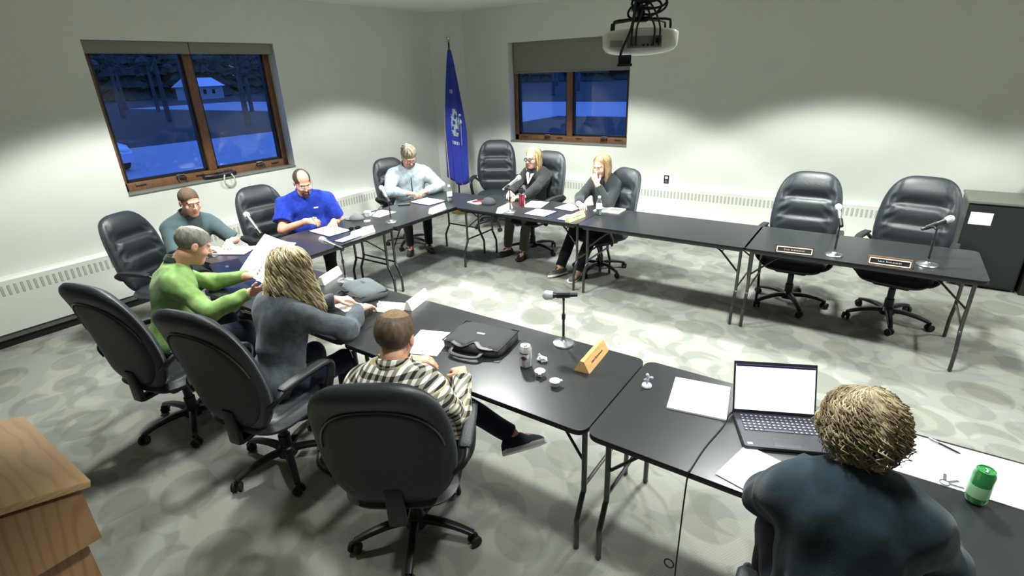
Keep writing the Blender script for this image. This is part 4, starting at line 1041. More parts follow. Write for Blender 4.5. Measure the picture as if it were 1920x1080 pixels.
pad = paper(2.43, -2.44, 80, .14, .19, 'small white notepad under the red phone', n=10, lines=0, group=None, cat='notepad')
PINK = mat('red_phone_case', 'c8304a', .4)
o = thing('mobile_phone', 'red mobile phone lying on a small white notepad', 'phone', (2.43, -2.43, TZ+.0068), R(60)); G().prism(rrect(-.06, .06, -.033, .033, .01), 0, .010, bev=.003).obj('phone_case', PINK, o); G().prism(rrect(-.055, .055, -.029, .029, .008), .010, .0108).obj('phone_screen', mat('dim_screen', '6a2034', .15), o)
def phone(x, y, deg, label, sc=1):
    o = thing('mobile_phone', label, 'phone', (x, y, TZ), R(deg)); G().prism(rrect(-.072*sc, .072*sc, -.036*sc, .036*sc, .01), 0, .010, bev=.003).obj('phone_case', M['black'], o); G().prism(rrect(-.067*sc, .067*sc, -.031*sc, .031*sc, .008), .010, .0108).obj('phone_screen', M['carglass'], o)
    return o
phone(1.72, -2.93, 40, 'small black phone at the left elbow of the man in grey fleece')
phone(2.70, -5.40, 65, 'black phone beside the held paper, near the blonde woman')
# held sheet of the man in lime
GP = GREEN
def world(p, q): c, s = math.cos(p.a), math.sin(p.a); return Vector((p.x+q[0]*c-q[1]*s, p.y+q[0]*s+q[1]*c, q[2]))
hr = world(GP, GP.arm[-1][1]+GP.hand[-1][0]*.12); hl = world(GP, GP.arm[1][1]+GP.hand[1][0]*.12)
t = thing('held_paper', 'large curved white sheet held up by the man in the lime pullover', 'paper', (0, 0, 0))
g = G(); vs = []; n = 10
A = Vector((2.42, -5.36, .83)); B = hr+Vector((-.02, .01, .0)); up_ = Vector((.02, .23, .20))
for k in (0, 1):
    for j in range(n+1):
        for i in range(n+1):
            u, v = i/n, j/n; p_ = A.lerp(B, u)+up_*v+Vector((0, .03, -.03))*math.sin(u*PI)+Vector((0, .02, .03))*math.sin(v*2); vs.append(p_+Vector((0, -.0006, .0008))*k)
fs = []; N = (n+1)**2
for j in range(n):
    for i in range(n): a = j*(n+1)+i; fs.append([a, a+1, a+n+2, a+n+1]); fs.append([N+a, N+a+n+1, N+a+n+2, N+a+1])
ring = [i for i in range(n+1)]+[(j+1)*(n+1)-1 for j in range(1, n+1)]+[n*(n+1)+i for i in range(n-1, -1, -1)]+[j*(n+1) for j in range(n-1, 0, -1)]
for k in range(len(ring)): a, b = ring[k], ring[(k+1) % len(ring)]; fs.append([a, N+a, N+b, b])
g.add(vs, fs).obj('sheet', M['paper'], t, sharp=60)

# name plates: triangular prisms with a few engraved marks
def plate(x, y, deg, L, m, label, ink=True, plate_m=None, frame=False, w_=.062, h=.062, grp='triangular name plates'):
    t = thing('name_plate', label, 'name plate', (x, y, TZ), R(deg), grp)
    Mx = Matrix(((0, 0, 1, -L/2), (1, 0, 0, 0), (0, 1, 0, 0), (0, 0, 0, 1)))
    G().prism([(-w_/2, 0), (w_/2, 0), (w_*.12, h), (-w_*.12, h)], 0, L, M=Mx).obj('wedge', m, t, sharp=20)
    # sloping face towards local -Y
    n_ = Vector((0, -h, w_*.38)).normalized(); up = Vector((0, w_*.38, h)).normalized(); c = Vector((0, -w_*.31, h*.5))
    Mf = Matrix(((1, up.x, n_.x, c.x), (0, up.y, n_.y, c.y), (0, up.z, n_.z, c.z), (0, 0, 0, 1)))
    if plate_m: G().box(-L*.47, L*.47, -.026, .026, 0, .002, M=Mf).obj('engraved_plate', plate_m, t, smooth=False)
    if frame:
        g = G()
        for a in ((-L*.47, L*.47, .017, .024), (-L*.47, L*.47, -.024, -.017), (-L*.47, -L*.445, -.024, .024), (L*.445, L*.47, -.024, .024)): g.box(*a, .001, .0032, M=Mf)
        g.obj('plate_border', M['platewhite'], t, smooth=False)
    if ink:
        rr = random.Random(int(x*53+y*11)); g = G(); xx = -L*.26; k = 0
        while xx < L*.26:
            if k == 4: xx += .010; k += 1; continue
            tall = .007 if k in (0, 5) else .0045; g.box(xx, xx+.0018, -.004, -.004+tall*1.7, .0022, .0032, M=Mf); g.box(xx, xx+.006, -.004, -.0025, .0022, .0032, M=Mf)
            if k % 2: g.box(xx+.0045, xx+.006, -.004, .004, .0022, .0032, M=Mf)
            xx += .0098; k += 1
        g.obj('engraved_letters', M['platewhite'] if (plate_m is None and m is M['platedark']) or frame else M['ink'], t, smooth=False)
    return t
plate(5.235, -5.06, 94, .27, M['platewood'], 'pale wood name plate beside the soda can on the middle near table', w_=.085, h=.062)
plate(3.90, -4.985, 104, .24, M['platewhite'], 'white-backed name plate by the grey cloth bag', ink=False)
plate(2.99, -4.985, 110, .25, M['platewhite'], 'white-backed name plate beside the wavy blonde hair and a microphone base', ink=False)
plate(2.26, -4.03, 92, .27, M['platewhite'], 'white-backed name plate at the front edge before the blue polo man', ink=False)
plate(2.29, -2.98, 98, .28, M['platewhite'], 'white-backed name plate before the man in grey fleece', ink=False)
plate(2.96, -2.62, 96, .28, M['platewhite'], 'pale name plate beside the dark cap on the far table', ink=True)
plate(3.82, -2.58, 84, .29, mat('cream_wood', 'ddcfa4', .5), 'cream wooden name plate by the far water bottle', ink=True)
plate(5.86, -2.72, 6, .27, M['platedark'], 'dark name plate with white border, left one on the far right table', frame=True)
plate(6.49, -2.70, 1, .27, mat('brown_wood', '7d5a3c', .45, noise=.3), 'brown-framed dark name plate, right one on the far right table', frame=True, plate_m=M['black'])

# microphones on round-based desk stands
def mic(x, y, top, tail, head, label, base=.062, body=None):
    t = thing('desk_microphone', label, 'microphone', (x, y, TZ), 0, 'microphones on round desk stands')
    G().lathe([(base, 0), (base, .006), (base*.93, .012), (base*.3, .022), (.012, .03), (.012, .05)], 28).obj('round_base', M['steel'], t)
    h = top-TZ; G().tube([(0, 0, .03), (0, 0, h*.6)], .0075, 10).tube([(0, 0, h*.55), (0, 0, h*.66)], .011, 10).tube([(0, 0, h*.6), (0, 0, h)], .006, 10).obj('stand_pole', M['legmetal'], t)
    a = Vector(tail)-Vector((x, y, TZ)); b = Vector(head)-Vector((x, y, TZ)); d = (b-a).normalized(); L = (b-a).length
    q = Vector((0, 0, h)); m_ = a.lerp(b, min(.6, max(0.1, (q-a).dot(d)/L)))
    G().tube([q-Vector((0, 0, .012)), q.lerp(m_, .5), m_-d*.02], .008, 8).tube([m_-d*.035, m_+d*.035], [.0165, .0185], 12).obj('microphone_clip', M['black'], t)
    G().tube([a, a+d*.01, a+d*(L-.045), a+d*(L-.03)], [.010, .0115, .0155, .021], 14).obj('microphone_body', body or M['mictube'], t)
    g = G(); c = a+d*(L-.0); g.ball(c, .0265, 18); g.tube([a+d*(L-.034), a+d*(L-.018)], [.021, .0245], 16); g.obj('microphone_grille', M['micgrey'], t)
    return t
mic(5.02, -4.98, 1.02, (5.09, -4.955, 1.045), (4.935, -5.01, 1.03), 'microphone on a round silver base beside the pale wood name plate')
mic(2.17, -3.57, .965, (2.18, -3.575, .965), (2.026, -3.517, 1.082), 'microphone on a round base between the blue polo and grey fleece men', body=M['steel'])
mic(3.06, -2.65, 1.0, (2.99, -2.68, .985), (3.064, -2.47, 1.087), 'microphone on a stand in front of the woman in black glasses', body=M['steel'])
mic(6.13, -2.63, 1.0, (6.14, -2.66, .985), (6.089, -2.494, 1.093), 'upright microphone between the two dark name plates', body=M['steel'])
mic(6.72, -2.56, 1.02, (6.637, -2.52, .99), (6.79, -2.44, 1.07), 'microphone at the right end of the far table, angled right', base=.07)
mic(2.24, -5.04, 1.01, (2.27, -5.05, 1.015), (2.016, -4.996, 1.131), 'microphone leaning far left, its base beside the dark binder', body=M['steel'])
mic(3.13, -4.95, 1.0, (3.14, -4.95, 1.0), (2.945, -4.963, 1.042), 'microphone whose silver base stands by the grey cloth bag', body=M['steel'])
o = thing('slim_microphone', 'slim white stick microphone on a small white base beside the grey cap', 'microphone', (1.90, -3.66, TZ))
G().lathe([(.035, 0), (.035, .006), (.01, .012)], 18).obj('small_base', M['paper'], o); G().tube([(0, 0, .01), (.05, .10, .09), (.08, .17, .15)], [.004, .005, .006], 8).obj('microphone_stick', M['steel'], o)

# drinks
def bottle(x, y, label):
    o = thing('water_bottle', label, 'bottle', (x, y, TZ), 0, 'small clear water bottles')
    G().lathe([(.026, 0), (.031, .006), (.031, .05), (.0295, .055), (.031, .06), (.031, .12), (.029, .14), (.014, .17), (.0125, .185)], 20).obj('bottle_body', M['clear'], o)
    G().lathe([(.0285, .004), (.029, .008), (.029, .108), (.028, .11)], 20).obj('water', mat('water_grey', 'b9c4cb', .1), o)
    G().lathe([(.0315, .068), (.0318, .07), (.0318, .118), (.0315, .12)], 20).obj('bottle_label', M['paper'], o)
    G().lathe([(.0145, .18), (.015, .182), (.015, .198), (.013, .2)], 16).obj('bottle_cap', M['paper'], o)
bottle(2.11, -2.55, 'clear water bottle in the corner right of the grey fleece man')
bottle(3.96, -2.32, 'clear water bottle before the woman hiding her mouth')
RED = mat('deep_red_steel', '8c2038', .3, metal=.3, coat=.5)
o = thing('travel_tumbler', 'tall red travel tumbler with a black lid and silver bands', 'tumbler', (3.05, -2.40, TZ))
G().lathe([(.029, .01), (.031, .02), (.036, .15), (.036, .155)], 24).obj('tumbler_body', RED, o); G().lathe([(.029, 0), (.030, .004), (.030, .014)], 24).obj('bottom_band', M['chrome'], o)
G().lathe([(.0365, .150), (.037, .152), (.037, .166), (.036, .168)], 24).obj('silver_band', M['chrome'], o); G().lathe([(.036, .166), (.036, .19), (.03, .205), (.016, .208), (.016, .222), (.012, .225)], 24).obj('lid', M['black'], o)
o = thing('soda_can', 'white and silver soda can with a dark red emblem on the near table', 'can', (4.97, -5.29, TZ))
G().lathe([(.024, 0), (.029, .008), (.0325, .014), (.0325, .105), (.030, .112), (.0265, .120), (.0268, .123), (.025, .122), (.024, .118)], 28).obj('can_body', mat('can_white', 'dcdde0', .3, metal=.5), o)
G().tube([(.0, -.012, .1195), (.004, .0, .1205), (0, .010, .1195)], .004, 8).obj('pull_tab', M['steel'], o)
g = G(); 
for k in range(7): a0 = R(-100+8*k); g.box(-.001, .0008, -.0024, .0024, .062-.012*math.sin(PI*(k+.5)/7), .062+.012*math.sin(PI*(k+.5)/7), M=Matrix.Rotation(a0, 4, 'Z') @ Matrix.Translation((.0328, 0, 0)))
g.obj('can_emblem', mat('dark_red_print', '6a1f33', .4), o)
g = G()
for k in range(11): a0 = R(-120+8*k); g.box(-.001, .0006, -.0024, .0024, .085, .090, M=Matrix.Rotation(a0, 4, 'Z') @ Matrix.Translation((.0328, 0, 0)))
g.obj('can_stripe', M['mictube'], o)
GRN = mat('green_tin', '3f9c55', .3, metal=.3, coat=.4)
o = thing('green_can', 'tall green drink can standing on the big plan sheets', 'can', (6.78, -5.25, TZ+.004))
G().lathe([(.024, 0), (.029, .008), (.0315, .014), (.0315, .118), (.0265, .130), (.0268, .134), (.025, .133), (.024, .129)], 28).obj('can_body', GRN, o); G().tube([(.0, -.012, .130), (.004, .0, .132), (0, .010, .130)], .004, 8).obj('pull_tab', M['steel'], o)
G().lathe([(.0318, .03), (.0319, .031), (.0319, .075), (.0318, .076)], 28).obj('can_stripe', mat('pale_green', '9fd3a2', .4), o)
o = thing('key_ring', 'small ring of keys beside the green can', 'keys', (6.70, -5.20, TZ+.004))
G().tube([(.015*math.cos(a), .015*math.sin(a), .002) for a in [2*PI*i/14 for i in range(14)]], .0016, 6, closed=True).obj('ring', M['chrome'], o)
for q in (0, .7, 1.5): G().box(.012, .055, -.005, .005, .0, .002, M=Matrix.Rotation(q, 4, 'Z')).obj('key', M['steel'], o)
WC = mat('white_foil', 'e6e7ec', .35, metal=.2, bump=.8, bscale=90)
def cup(x, y, label, deg=0):
    o = thing('creamer_cup', label, 'cup', (x, y, TZ), R(deg), 'small white lidded cups on the near table')
    G().lathe([(.017, 0), (.020, .002), (.025, .024), (.027, .026)], 20).obj('cup_body', M['paper'], o); G().lathe([(.0275, .026), (.028, .028), (.024, .031), (.004, .032)], 20).box(.02, .036, -.008, .008, .026, .028).obj('foil_lid', WC, o)
cup(5.08, -5.33, 'white lidded creamer cup nearer the soda can', -60); cup(5.19, -5.37, 'white lidded creamer cup farther from the soda can', 40)
def wrapper(x, y, label, seed, s=1):
    o = thing('crumpled_wrapper', label, 'wrapper', (x, y, TZ), seed); rr = random.Random(seed); g = G()
    bm = bmesh.new(); bmesh.ops.create_icosphere(bm, subdivisions=3, radius=1)
    for v in bm.verts:
        k = 1+.35*math.sin(v.co.x*7+seed)*math.cos(v.co.y*9)+rr.uniform(-.15, .15); v.co = Vector((v.co.x*.026*k*s, v.co.y*.018*k*s, .011*s+max(-.010, v.co.z*.012*k)*s))
    g.bm(bm); g.obj('crumple', WC, o, smooth=False)
    g = G()
    for a, h in ((.3, .035), (1.4, .028), (2.4, .024)): g.tube([(0, 0, .012), (.012*math.cos(a), .012*math.sin(a), h*.7*s), (.02*math.cos(a), .016*math.sin(a), h*s)], [.007*s, .004*s, .006*s], 6)
    g.obj('twisted_end', WC, o, sharp=20)
wrapper(5.015, -5.20, 'crumpled white wrapper standing between the soda can and microphone base', 3, 1.1)
wrapper(3.72, -5.14, 'white crumpled cup-like wrapper by the head of the man in plaid', 5, 1.2)
o = thing('toy_figure', 'tiny clear and white figurine alone on the laptop table, near the seam', 'figurine', (5.57, -5.15, TZ), .5)
G().lathe([(.022, 0), (.024, .004), (.022, .012), (.010, .016)], 18).obj('figure_base', M['paper'], o); G().ball((0, 0, .034), (.010, .008, .018), 12).ball((0, 0, .062), (.009, .009, .011), 12).tube([(0, 0, .045), (.014, 0, .052), (.022, .004, .046)], .004, 6).ball((.023, .004, .047), .007, 10).tube([(0, 0, .045), (-.014, 0, .036)], .004, 6).obj('figure_body', mat('pearl_plastic', 'c9ccdc', .15, coat=.6), o)

# laptop with key rows and a bright document
def laptop(x, y, deg, label, lid=108, scr=None, name='laptop', W=.335, D=.235, z=TZ):
    o = thing(name, label, 'laptop', (x, y, z), R(deg)); LB = mat('laptop_shell', '2a2c35', .4, metal=.3)
    G().prism(rrect(-W/2, W/2, -D/2, D/2, .012), 0, .017, bev=.004).obj('base', LB, o)
    g = G()
    for r_ in range(6):
        n = 15; kw = (W*.86)/n
        for i in range(n):
            if r_ == 5 and 4 <= i <= 9:
                if i == 4: g.box(-W*.43+kw*4+.001, -W*.43+kw*10-.001, D*.42-.019*r_-.016, D*.42-.019*r_, .017, .0195, .001, seg=1)
                continue
            g.box(-W*.43+kw*i+.001, -W*.43+kw*(i+1)-.001, D*.42-.019*r_-.016, D*.42-.019*r_, .017, .0195, .001, seg=1)
    g.obj('keyboard', mat('key_caps', '3c3f4d', .5), o, smooth=False)
    g = G()
    for r_ in range(6):
        for i in range(15):
            if r_ == 5 and 4 <= i <= 9: continue
            kw = W*.86/15; g.box(-W*.43+kw*(i+.3), -W*.43+kw*(i+.62), D*.42-.019*r_-.011, D*.42-.019*r_-.006, .0195, .0198)
    g.obj('key_legends', mat('key_legend', 'c9cbe6', .6), o, smooth=False)
    G().box(-.05, .05, -D*.46, -D*.22, .017, .0176).obj('trackpad', mat('trackpad_grey', '34363f', .3), o, smooth=False)
    G().box(-W*.45, -W*.39, -D*.44, -D*.38, .017, .0176).obj('palm_sticker', M['micgrey'], o, smooth=False)
    a = R(180-lid); Ml = Matrix.Translation((0, D/2-.004, .014)) @ Matrix.Rotation(-R(lid-90), 4, 'X')
    # lid in its own plane: X width, Z height, -Y faces the user
    ld = G().box(-W/2, W/2, 0, .006, 0, .225, .002, M=Ml).obj('lid', LB, o)
    G().box(-W/2+.008, W/2-.008, -.0012, .0002, .016, .212, M=Ml).obj('screen', scr, ld, smooth=False)
    return o, Ml
SCR = emis('bright_document', 'fbfcff', 1.6)
lp, Ml = laptop(6.165, -5.205, 24, 'open laptop with a blank bright document on its screen', 112, SCR)
G().box(-.159, .159, -.0018, -.0011, .203, .212, M=Ml).obj('toolbar', emis('toolbar_blue', '26225e', .6), lp, smooth=False)
# closed dark laptop and binder on the corner table
o = thing('closed_laptop', 'closed dark laptop in front of the man in the lime pullover', 'laptop', (2.03, -5.26, TZ), R(-20)); G().prism(rrect(-.17, .17, -.115, .115, .012), 0, .022, bev=.004).obj('laptop_shell', M['carpaint'] and mat('dark_lid', '1b1e2a', .25, metal=.4), o); G().box(-.03, .03, -.012, .012, .022, .0226).obj('lid_badge', M['steel'], o, smooth=False)
o = thing('tablet_binder', 'dark binder with a pale strip across it, left of the blonde woman', 'binder', (2.36, -5.11, TZ), R(-22)); G().prism(rrect(-.14, .14, -.095, .095, .008), 0, .018, bev=.003).obj('cover', mat('dark_binder', '1c2030', .3), o); G().box(-.13, .13, -.004, .004, .018, .0188).obj('pale_strip', M['steel'], o, smooth=False)
o = thing('glasses_case', 'dark rounded case on the left table near the upright white page', 'case', (1.98, -4.84, TZ), R(30)); G().ball((0, 0, .02), (.055, .03, .022), 16).obj('case_shell', M['black'], o); G().ball((.0, .0, .035), (.02, .014, .008), 10).obj('case_badge', M['micgrey'], o)

# power cord hanging off the laptop table
o = thing('power_cord', 'thin black cord from the laptop over the table edge to the floor', 'cord', (0, 0, 0))
pts = smooth_path([(6.01, -5.14, TZ+.012), (5.96, -5.16, TZ+.004), (5.955, -5.28, TZ+.004), (5.93, -5.45, TZ+.004), (5.92, -5.60, TZ+.004), (5.918, -5.635, TZ+.001), (5.915, -5.637, .62), (5.91, -5.62, .4), (5.90, -5.58, .2), (5.90, -5.57, .05), (5.91, -5.60, .004), (5.96, -5.70, .004)], 6)
G().tube(pts, .0032, 7).obj('cable', M['rub'], o); G().tube([(5.872+.02*math.cos(a), -5.585, .20+.022*math.sin(a)) for a in [2*PI*i/16 for i in range(16)]], .003, 6, closed=True).obj('velcro_tie', M['rub'], o)
# laptop bags
BAG = mat('black_nylon', '2a2c31', .65, bump=.3, bscale=300, noise=.1); BAGG = mat('grey_cloth', '5f676c', .85, bump=.3, bscale=300, noise=.1)
def bag(x, y, deg, label, m, W=.38, D=.30, H=.055, dome=0, name='laptop_bag'):
    o = thing(name, label, 'bag', (x, y, TZ), R(deg))
    def fx(u, v):
        a, b = sq2se(u, v, 5); rr = max(abs(u), abs(v)); t = max(0, 1-rr**8)**.5; h = H*(.5+.5*t)+dome*max(0, 1-rr**2)+.004*math.sin(a*5+1)*math.sin(b*4)
        return (a*W/2, b*D/2, h), (a*W/2*.985, b*D/2*.985, .0)
    vs, fs = grid_cushion(fx, 20, 16); G().add(vs, fs).obj('bag_body', m, o, sharp=0)
    g = G(); q = [(-W*.46, D*.2), (-W*.46, -D*.44), (W*.46, -D*.44), (W*.46, D*.44), (-W*.46, D*.44), (-W*.46, D*.2)]
    g.tube([(a, b, H*.80) for a, b in q[:-1]], .004, 6, closed=True); g.obj('zip', M['black'], o)
    g = G(); g.sweep(smooth_path([(-.09, -D/2-.0, .03), (-.08, -D/2-.05, .022), (0, -D/2-.065, .020), (.08, -D/2-.05, .022), (.09, -D/2, .03)], 5), rprof(.022, .010, .004)); g.obj('handle', M['black'], o)
    G().box(-.025, .025, -.008, .008, H*.99+dome, H*1.01+dome+.001).obj('small_badge', M['steel'], o, smooth=False)
    g = G(); g.sweep(smooth_path([(-W*.3, -D*.42, H*.9), (-W*.1, -D*.50, H*.8), (W*.05, -D*.34, H*1.05), (W*.2, -D*.46, H*.9), (W*.38, -D*.40, H*.8)], 6), rprof(.03, .005, .002)); g.obj('shoulder_strap', M['black'], o, sharp=0)
bag(4.61, -5.20, 8, 'black laptop bag with folded straps between the plaid shirt and the soda can', BAG)
bag(3.44, -5.04, -16, 'rounded grey cloth bag with dark strap, right of the blonde woman', BAGG, .36, .24, .05, .035, name='cloth_bag')
# caps (soft hats) and sunglasses
def hat(x, y, deg, label, m, s=1):
    o = thing('baseball_cap', label, 'cap', (x, y, TZ), R(deg)); bm = bmesh.new(); bmesh.ops.create_uvsphere(bm, u_segments=20, v_segments=12, radius=1)
    for v in bm.verts: v.co = Vector((v.co.x*.10*s, v.co.y*.082*s, max(0, v.co.z)*.075*s))
    G().bm(bm).obj('crown', m, o, sharp=0); G().prism([(.06*s, -.07*s), (.13*s, -.06*s), (.17*s, -.02*s), (.17*s, .02*s), (.13*s, .06*s), (.06*s, .07*s)], .003, .010, bev=.002).obj('peak', m, o); G().ball((0, 0, .076*s), .006, 8).obj('button', M['steel'], o)
hat(2.60, -2.43, 150, 'dark charcoal cap on the far table, right of the red phone', mat('charcoal_felt', '3a3e42', .9)); hat(1.74, -3.66, 200, 'grey cap on the left table near the blue polo man', mat('grey_felt', '6b6e70', .9), .85)
o = thing('sunglasses', 'dark sunglasses lying on white papers by the blue polo man', 'sunglasses', (2.07, -3.97, TZ+.006), R(60))
for q in (-1, 1):
    G().ball((q*.032, 0, .018), (.028, .005, .019), 14).obj('lens', M['carglass'], o); G().tube([(q*.06, 0, .024), (q*.062, .06, .02), (q*.055, .12, .006)], .003, 6).obj('temple_arm', M['black'], o)
G().tube([(-.008, 0, .026), (0, .003, .029), (.008, 0, .026)], .003, 6).obj('bridge', M['black'], o)
o = thing('small_box', 'small white box on the papers beside the sunglasses', 'box', (2.17, -3.91, TZ+.002), R(20)); G().box(-.03, .03, -.022, .022, 0, .03, .003).obj('carton', M['paper'], o); G().box(-.008, .008, -.0225, -.0215, .01, .02).obj('carton_print', M['ink'], o, smooth=False)
o = thing('paper_cup', 'white rounded cup lid beside the grey cap on the left table', 'cup', (1.73, -3.50, TZ), 0); G().lathe([(.030, 0), (.036, .04), (.038, .045)], 20).obj('cup_body', M['paper'], o); G().lathe([(.039, .045), (.039, .050), (.03, .056)], 20).obj('cup_lid', M['paper'], o)
o = thing('ink_pen', 'black pen lying on the big plan sheets', 'pen', (6.71, -4.965, TZ+.006), R(-28)); G().tube([(-.05, 0, .004), (.045, 0, .004), (.055, 0, .004)], [.004, .004, .001], 8).obj('barrel', M['black'], o); G().tube([(-.055, 0, .004), (-.02, 0, .0045)], .0048, 8).obj('pen_cap', M['steel'], o)
o = thing('ink_pen', 'pen in the writing hand of the man in the blue polo', 'pen', (0, 0, 0)); G().tube([(1.715, -4.135, .775), (1.675, -4.16, .875)], [.002, .0045], 8).obj('barrel', M['steel'], o)

# speaker phone on the sill of the left window, with a loop of cord
o = thing('conference_phone', 'black speakerphone on the left window sill with a pale loop of cord', 'phone', (-.055, -4.10, WZ[0]+.003), R(90))
G().prism([(.19, -.03), (.10, -.075), (-.10, -.075), (-.19, -.03), (-.17, .05), (-.06, .06), (0, .04), (.06, .06), (.17, .05)], 0, .05, bev=.012).obj('phone_body', M['black'], o); G().lathe([(.045, .05), (.05, .054), (.035, .06)], 20).obj('speaker_dome', M['leatherback'], o)
G().tube(smooth_path([(.02, -.07, .03), (.0, -.085, -.02), (.01, -.085, -.07), (.06, -.085, -.10), (.11, -.085, -.07), (.12, -.085, -.02), (.10, -.07, .03)], 5), .009, 8).obj('cord_loop', mat('pale_cord', 'b9bdb2', .6), o)

# flag on a pole in the corner
o = thing('flag', 'dark blue state flag with a pale seal, furled on a pole in the corner', 'flag', (.62, -.62, 0), R(-50))
G().tube([(0, 0, .04), (0, 0, 2.62)], .014, 12).obj('flag_pole', mat('pole_wood', '3a2c1c', .3), o); G().lathe([(.15, 0), (.15, .02), (.05, .05), (.02, .08)], 24).obj('pole_base', mat('brass', '9a7b3c', .35, metal=.8), o)
G().ball((0, 0, 2.66), .034, 16).lathe([(.018, 2.60), (.02, 2.635)], 12).obj('finial', M['chrome'], o)
k = NT('blue_flag_cloth'); tc = k.n('ShaderNodeTexCoord'); k.b.inputs['Base Color'].default_value = lin('1c2c9a'); k.b.inputs['Roughness'].default_value = .7; k.b.inputs['Sheen Weight'].default_value = .2; FLG = k.m
vs = []; fs = []; nz, na = 40, 48
for j in range(nz+1):
    v = j/nz; z = 2.50-1.92*v; rw = .02+.125*min(1, v*1.7)**.8
    for i in range(na):
        a = 2*PI*i/na; r = rw*(1+.22*math.sin(5*a+v*1.5)+.1*math.sin(11*a-2*v)); zz = z-(.10*math.cos(a-.6)*v if v > .1 else 0)
        vs.append((r*math.cos(a)*.9+.03*v, r*math.sin(a)*1.0, zz))
for j in range(nz):
    for i in range(na): b = (i+1) % na; fs.append([j*na+i, (j+1)*na+i, (j+1)*na+b, j*na+b])
fs.append(list(range(na))); fs.append([nz*na+i for i in range(na)][::-1])
fo = G().add(vs, fs).obj('flag_cloth', FLG, o, sharp=0)
def onflag(a, v):
    rw = .02+.125*min(1, v*1.7)**.8; r = rw*(1+.22*math.sin(5*a+v*1.5)+.1*math.sin(11*a-2*v))+.003; return Vector((r*math.cos(a)*.9+.03*v, r*math.sin(a), 2.50-1.92*v-(.10*math.cos(a-.6)*v)))
def patch(g, a0, a1, v0, v1, n=8, mi=0, test=None):
    for i in range(n):
        for j in range(n):
            u, w_ = (i+.5)/n, (j+.5)/n
            if test and not test(u, w_): continue
            A0, A1 = a0+(a1-a0)*i/n, a0+(a1-a0)*(i+1)/n; V0, V1 = v0+(v1-v0)*j/n, v0+(v1-v0)*(j+1)/n
            g.add([onflag(A0, V0), onflag(A1, V0), onflag(A1, V1), onflag(A0, V1)], [[0, 1, 2, 3]], mi)
g = G(); patch(g, -.55, .75, .42, .62, 14, 0, lambda u, v: ((u-.5)**2+(v-.5)**2) < .25 and math.sin(u*17+v*9)+math.cos(v*23-u*5) > -.5); g.obj('flag_seal', mat('seal_pale', 'b6bcae', .7, noise=.4, nscale=60, c2='6f7f9e'), fo)
g = G(); patch(g, -.35, .55, .66, .685, 12, 0, lambda u, v: int(u*12) % 2 == 0); patch(g, -.5, .1, .28, .31, 10, 0, lambda u, v: int(u*10) % 2 == 0); g.obj('flag_lettering', mat('seal_white', 'cfd3d8', .7), fo)
g = G(); g.tube([onflag(-1.1, v/20) for v in range(8, 21)], .006, 6); g.obj('fringe', mat('gold_fringe', 'c9b36a', .6), fo)
g = G(); g.tube([(.10, .09, 1.52), (.11, .10, 1.40), (.105, .095, 1.1)], .004, 6); g.ball((.10, .09, 1.56), .022, 12); g.ball((.11, .10, 1.46), (.018, .018, .035), 12); g.obj('tassel', M['micgrey'], o)

# ceiling projector on its mount
o = thing('ceiling_projector', 'white projector hanging from a black ceiling mount with looped cables', 'projector', (5.20, -4.55, 0), R(28))
PW = mat('projector_white', 'c9cdc6', .35, coat=.3)
def fp(u, v):
    a, b = sq2se(u, v, 4.5); rr = max(abs(u), abs(v)); t = max(0, 1-rr**8)**.5; s_ = 1+.0*b
    x, y = a*.178, b*.13; low = 2.235+.018*abs(a)**2; return (x, y, 2.318+.014*t-.01*a*a), (x*.985, y*.985, low-.022*t)
vs, fs = grid_cushion(fp, 24, 20); body_ = G().add(vs, fs).obj('projector_body', PW, o, sharp=0)
G().box(-.07, .09, -.136, -.12, 2.243, 2.295, .004).obj('port_panel', mat('port_grey', '6e756f', .5), body_)
g = G()
for q in (-.055, -.035, .0, .02, .04): g.box(q, q+.012, -.138, -.135, 2.25, 2.26, .001, seg=1)
g.box(.06, .085, -.139, -.134, 2.262, 2.285, .002); g.obj('socket', M['black'], body_)
G().box(-.15, -.09, -.134, -.128, 2.25, 2.28, .003).obj('vent', mat('vent_grey', '8d948e', .5), body_)
g = G(); g.lathe([(.035, 0), (.035, .03), (.03, .034)], 20, M=Matrix.Translation((.09, .135, 2.27)) @ Matrix.Rotation(-PI/2, 4, 'X')); g.obj('lens', M['carglass'], body_)
g = G()
for sx in (-1, 1):
    for sy in (-1, 1): g.tube([(sx*.02, sy*.01, 2.376), (sx*.11, sy*.06, 2.368), (sx*.13, sy*.08, 2.362), (sx*.132, sy*.082, 2.345), (sx*.132, sy*.082, 2.31)], .006, 8); g.ball((sx*.132, sy*.082, 2.315), .011, 8)
g.box(-.035, .035, -.03, .03, 2.362, 2.385, .006); g.box(-.018, .018, -.03, .03, 2.385, 2.41, .005); g.box(-.045, .045, -.04, .04, 2.41, 2.425, .004)
g.obj('mount_bracket', M['black'], o); G().tube([(0, 0, 2.46), (0, 0, CEIL)], .022, 14).obj('mount_pipe', M['black'], o); G().lathe([(.07, CEIL-.012), (.07, CEIL-.001)], 20).obj('ceiling_flange', M['black'], o)
rr = random.Random(5)
for k in range(7):
    c = Vector((rr.uniform(-.06, .06), rr.uniform(-.03, .0), 2.415+.014*k)); r1, r2 = rr.uniform(.05, .085), rr.uniform(.025, .04); ph = rr.uniform(-.4, .4)
    G().tube([c+Vector((r1*math.cos(a), -.02+.012*math.sin(a*2+k), r2*math.sin(a)+r1*math.cos(a)*ph)) for a in [2*PI*i/22 for i in range(22)]], .0055, 7, closed=True).obj('looped_cable', M['rub'], o)
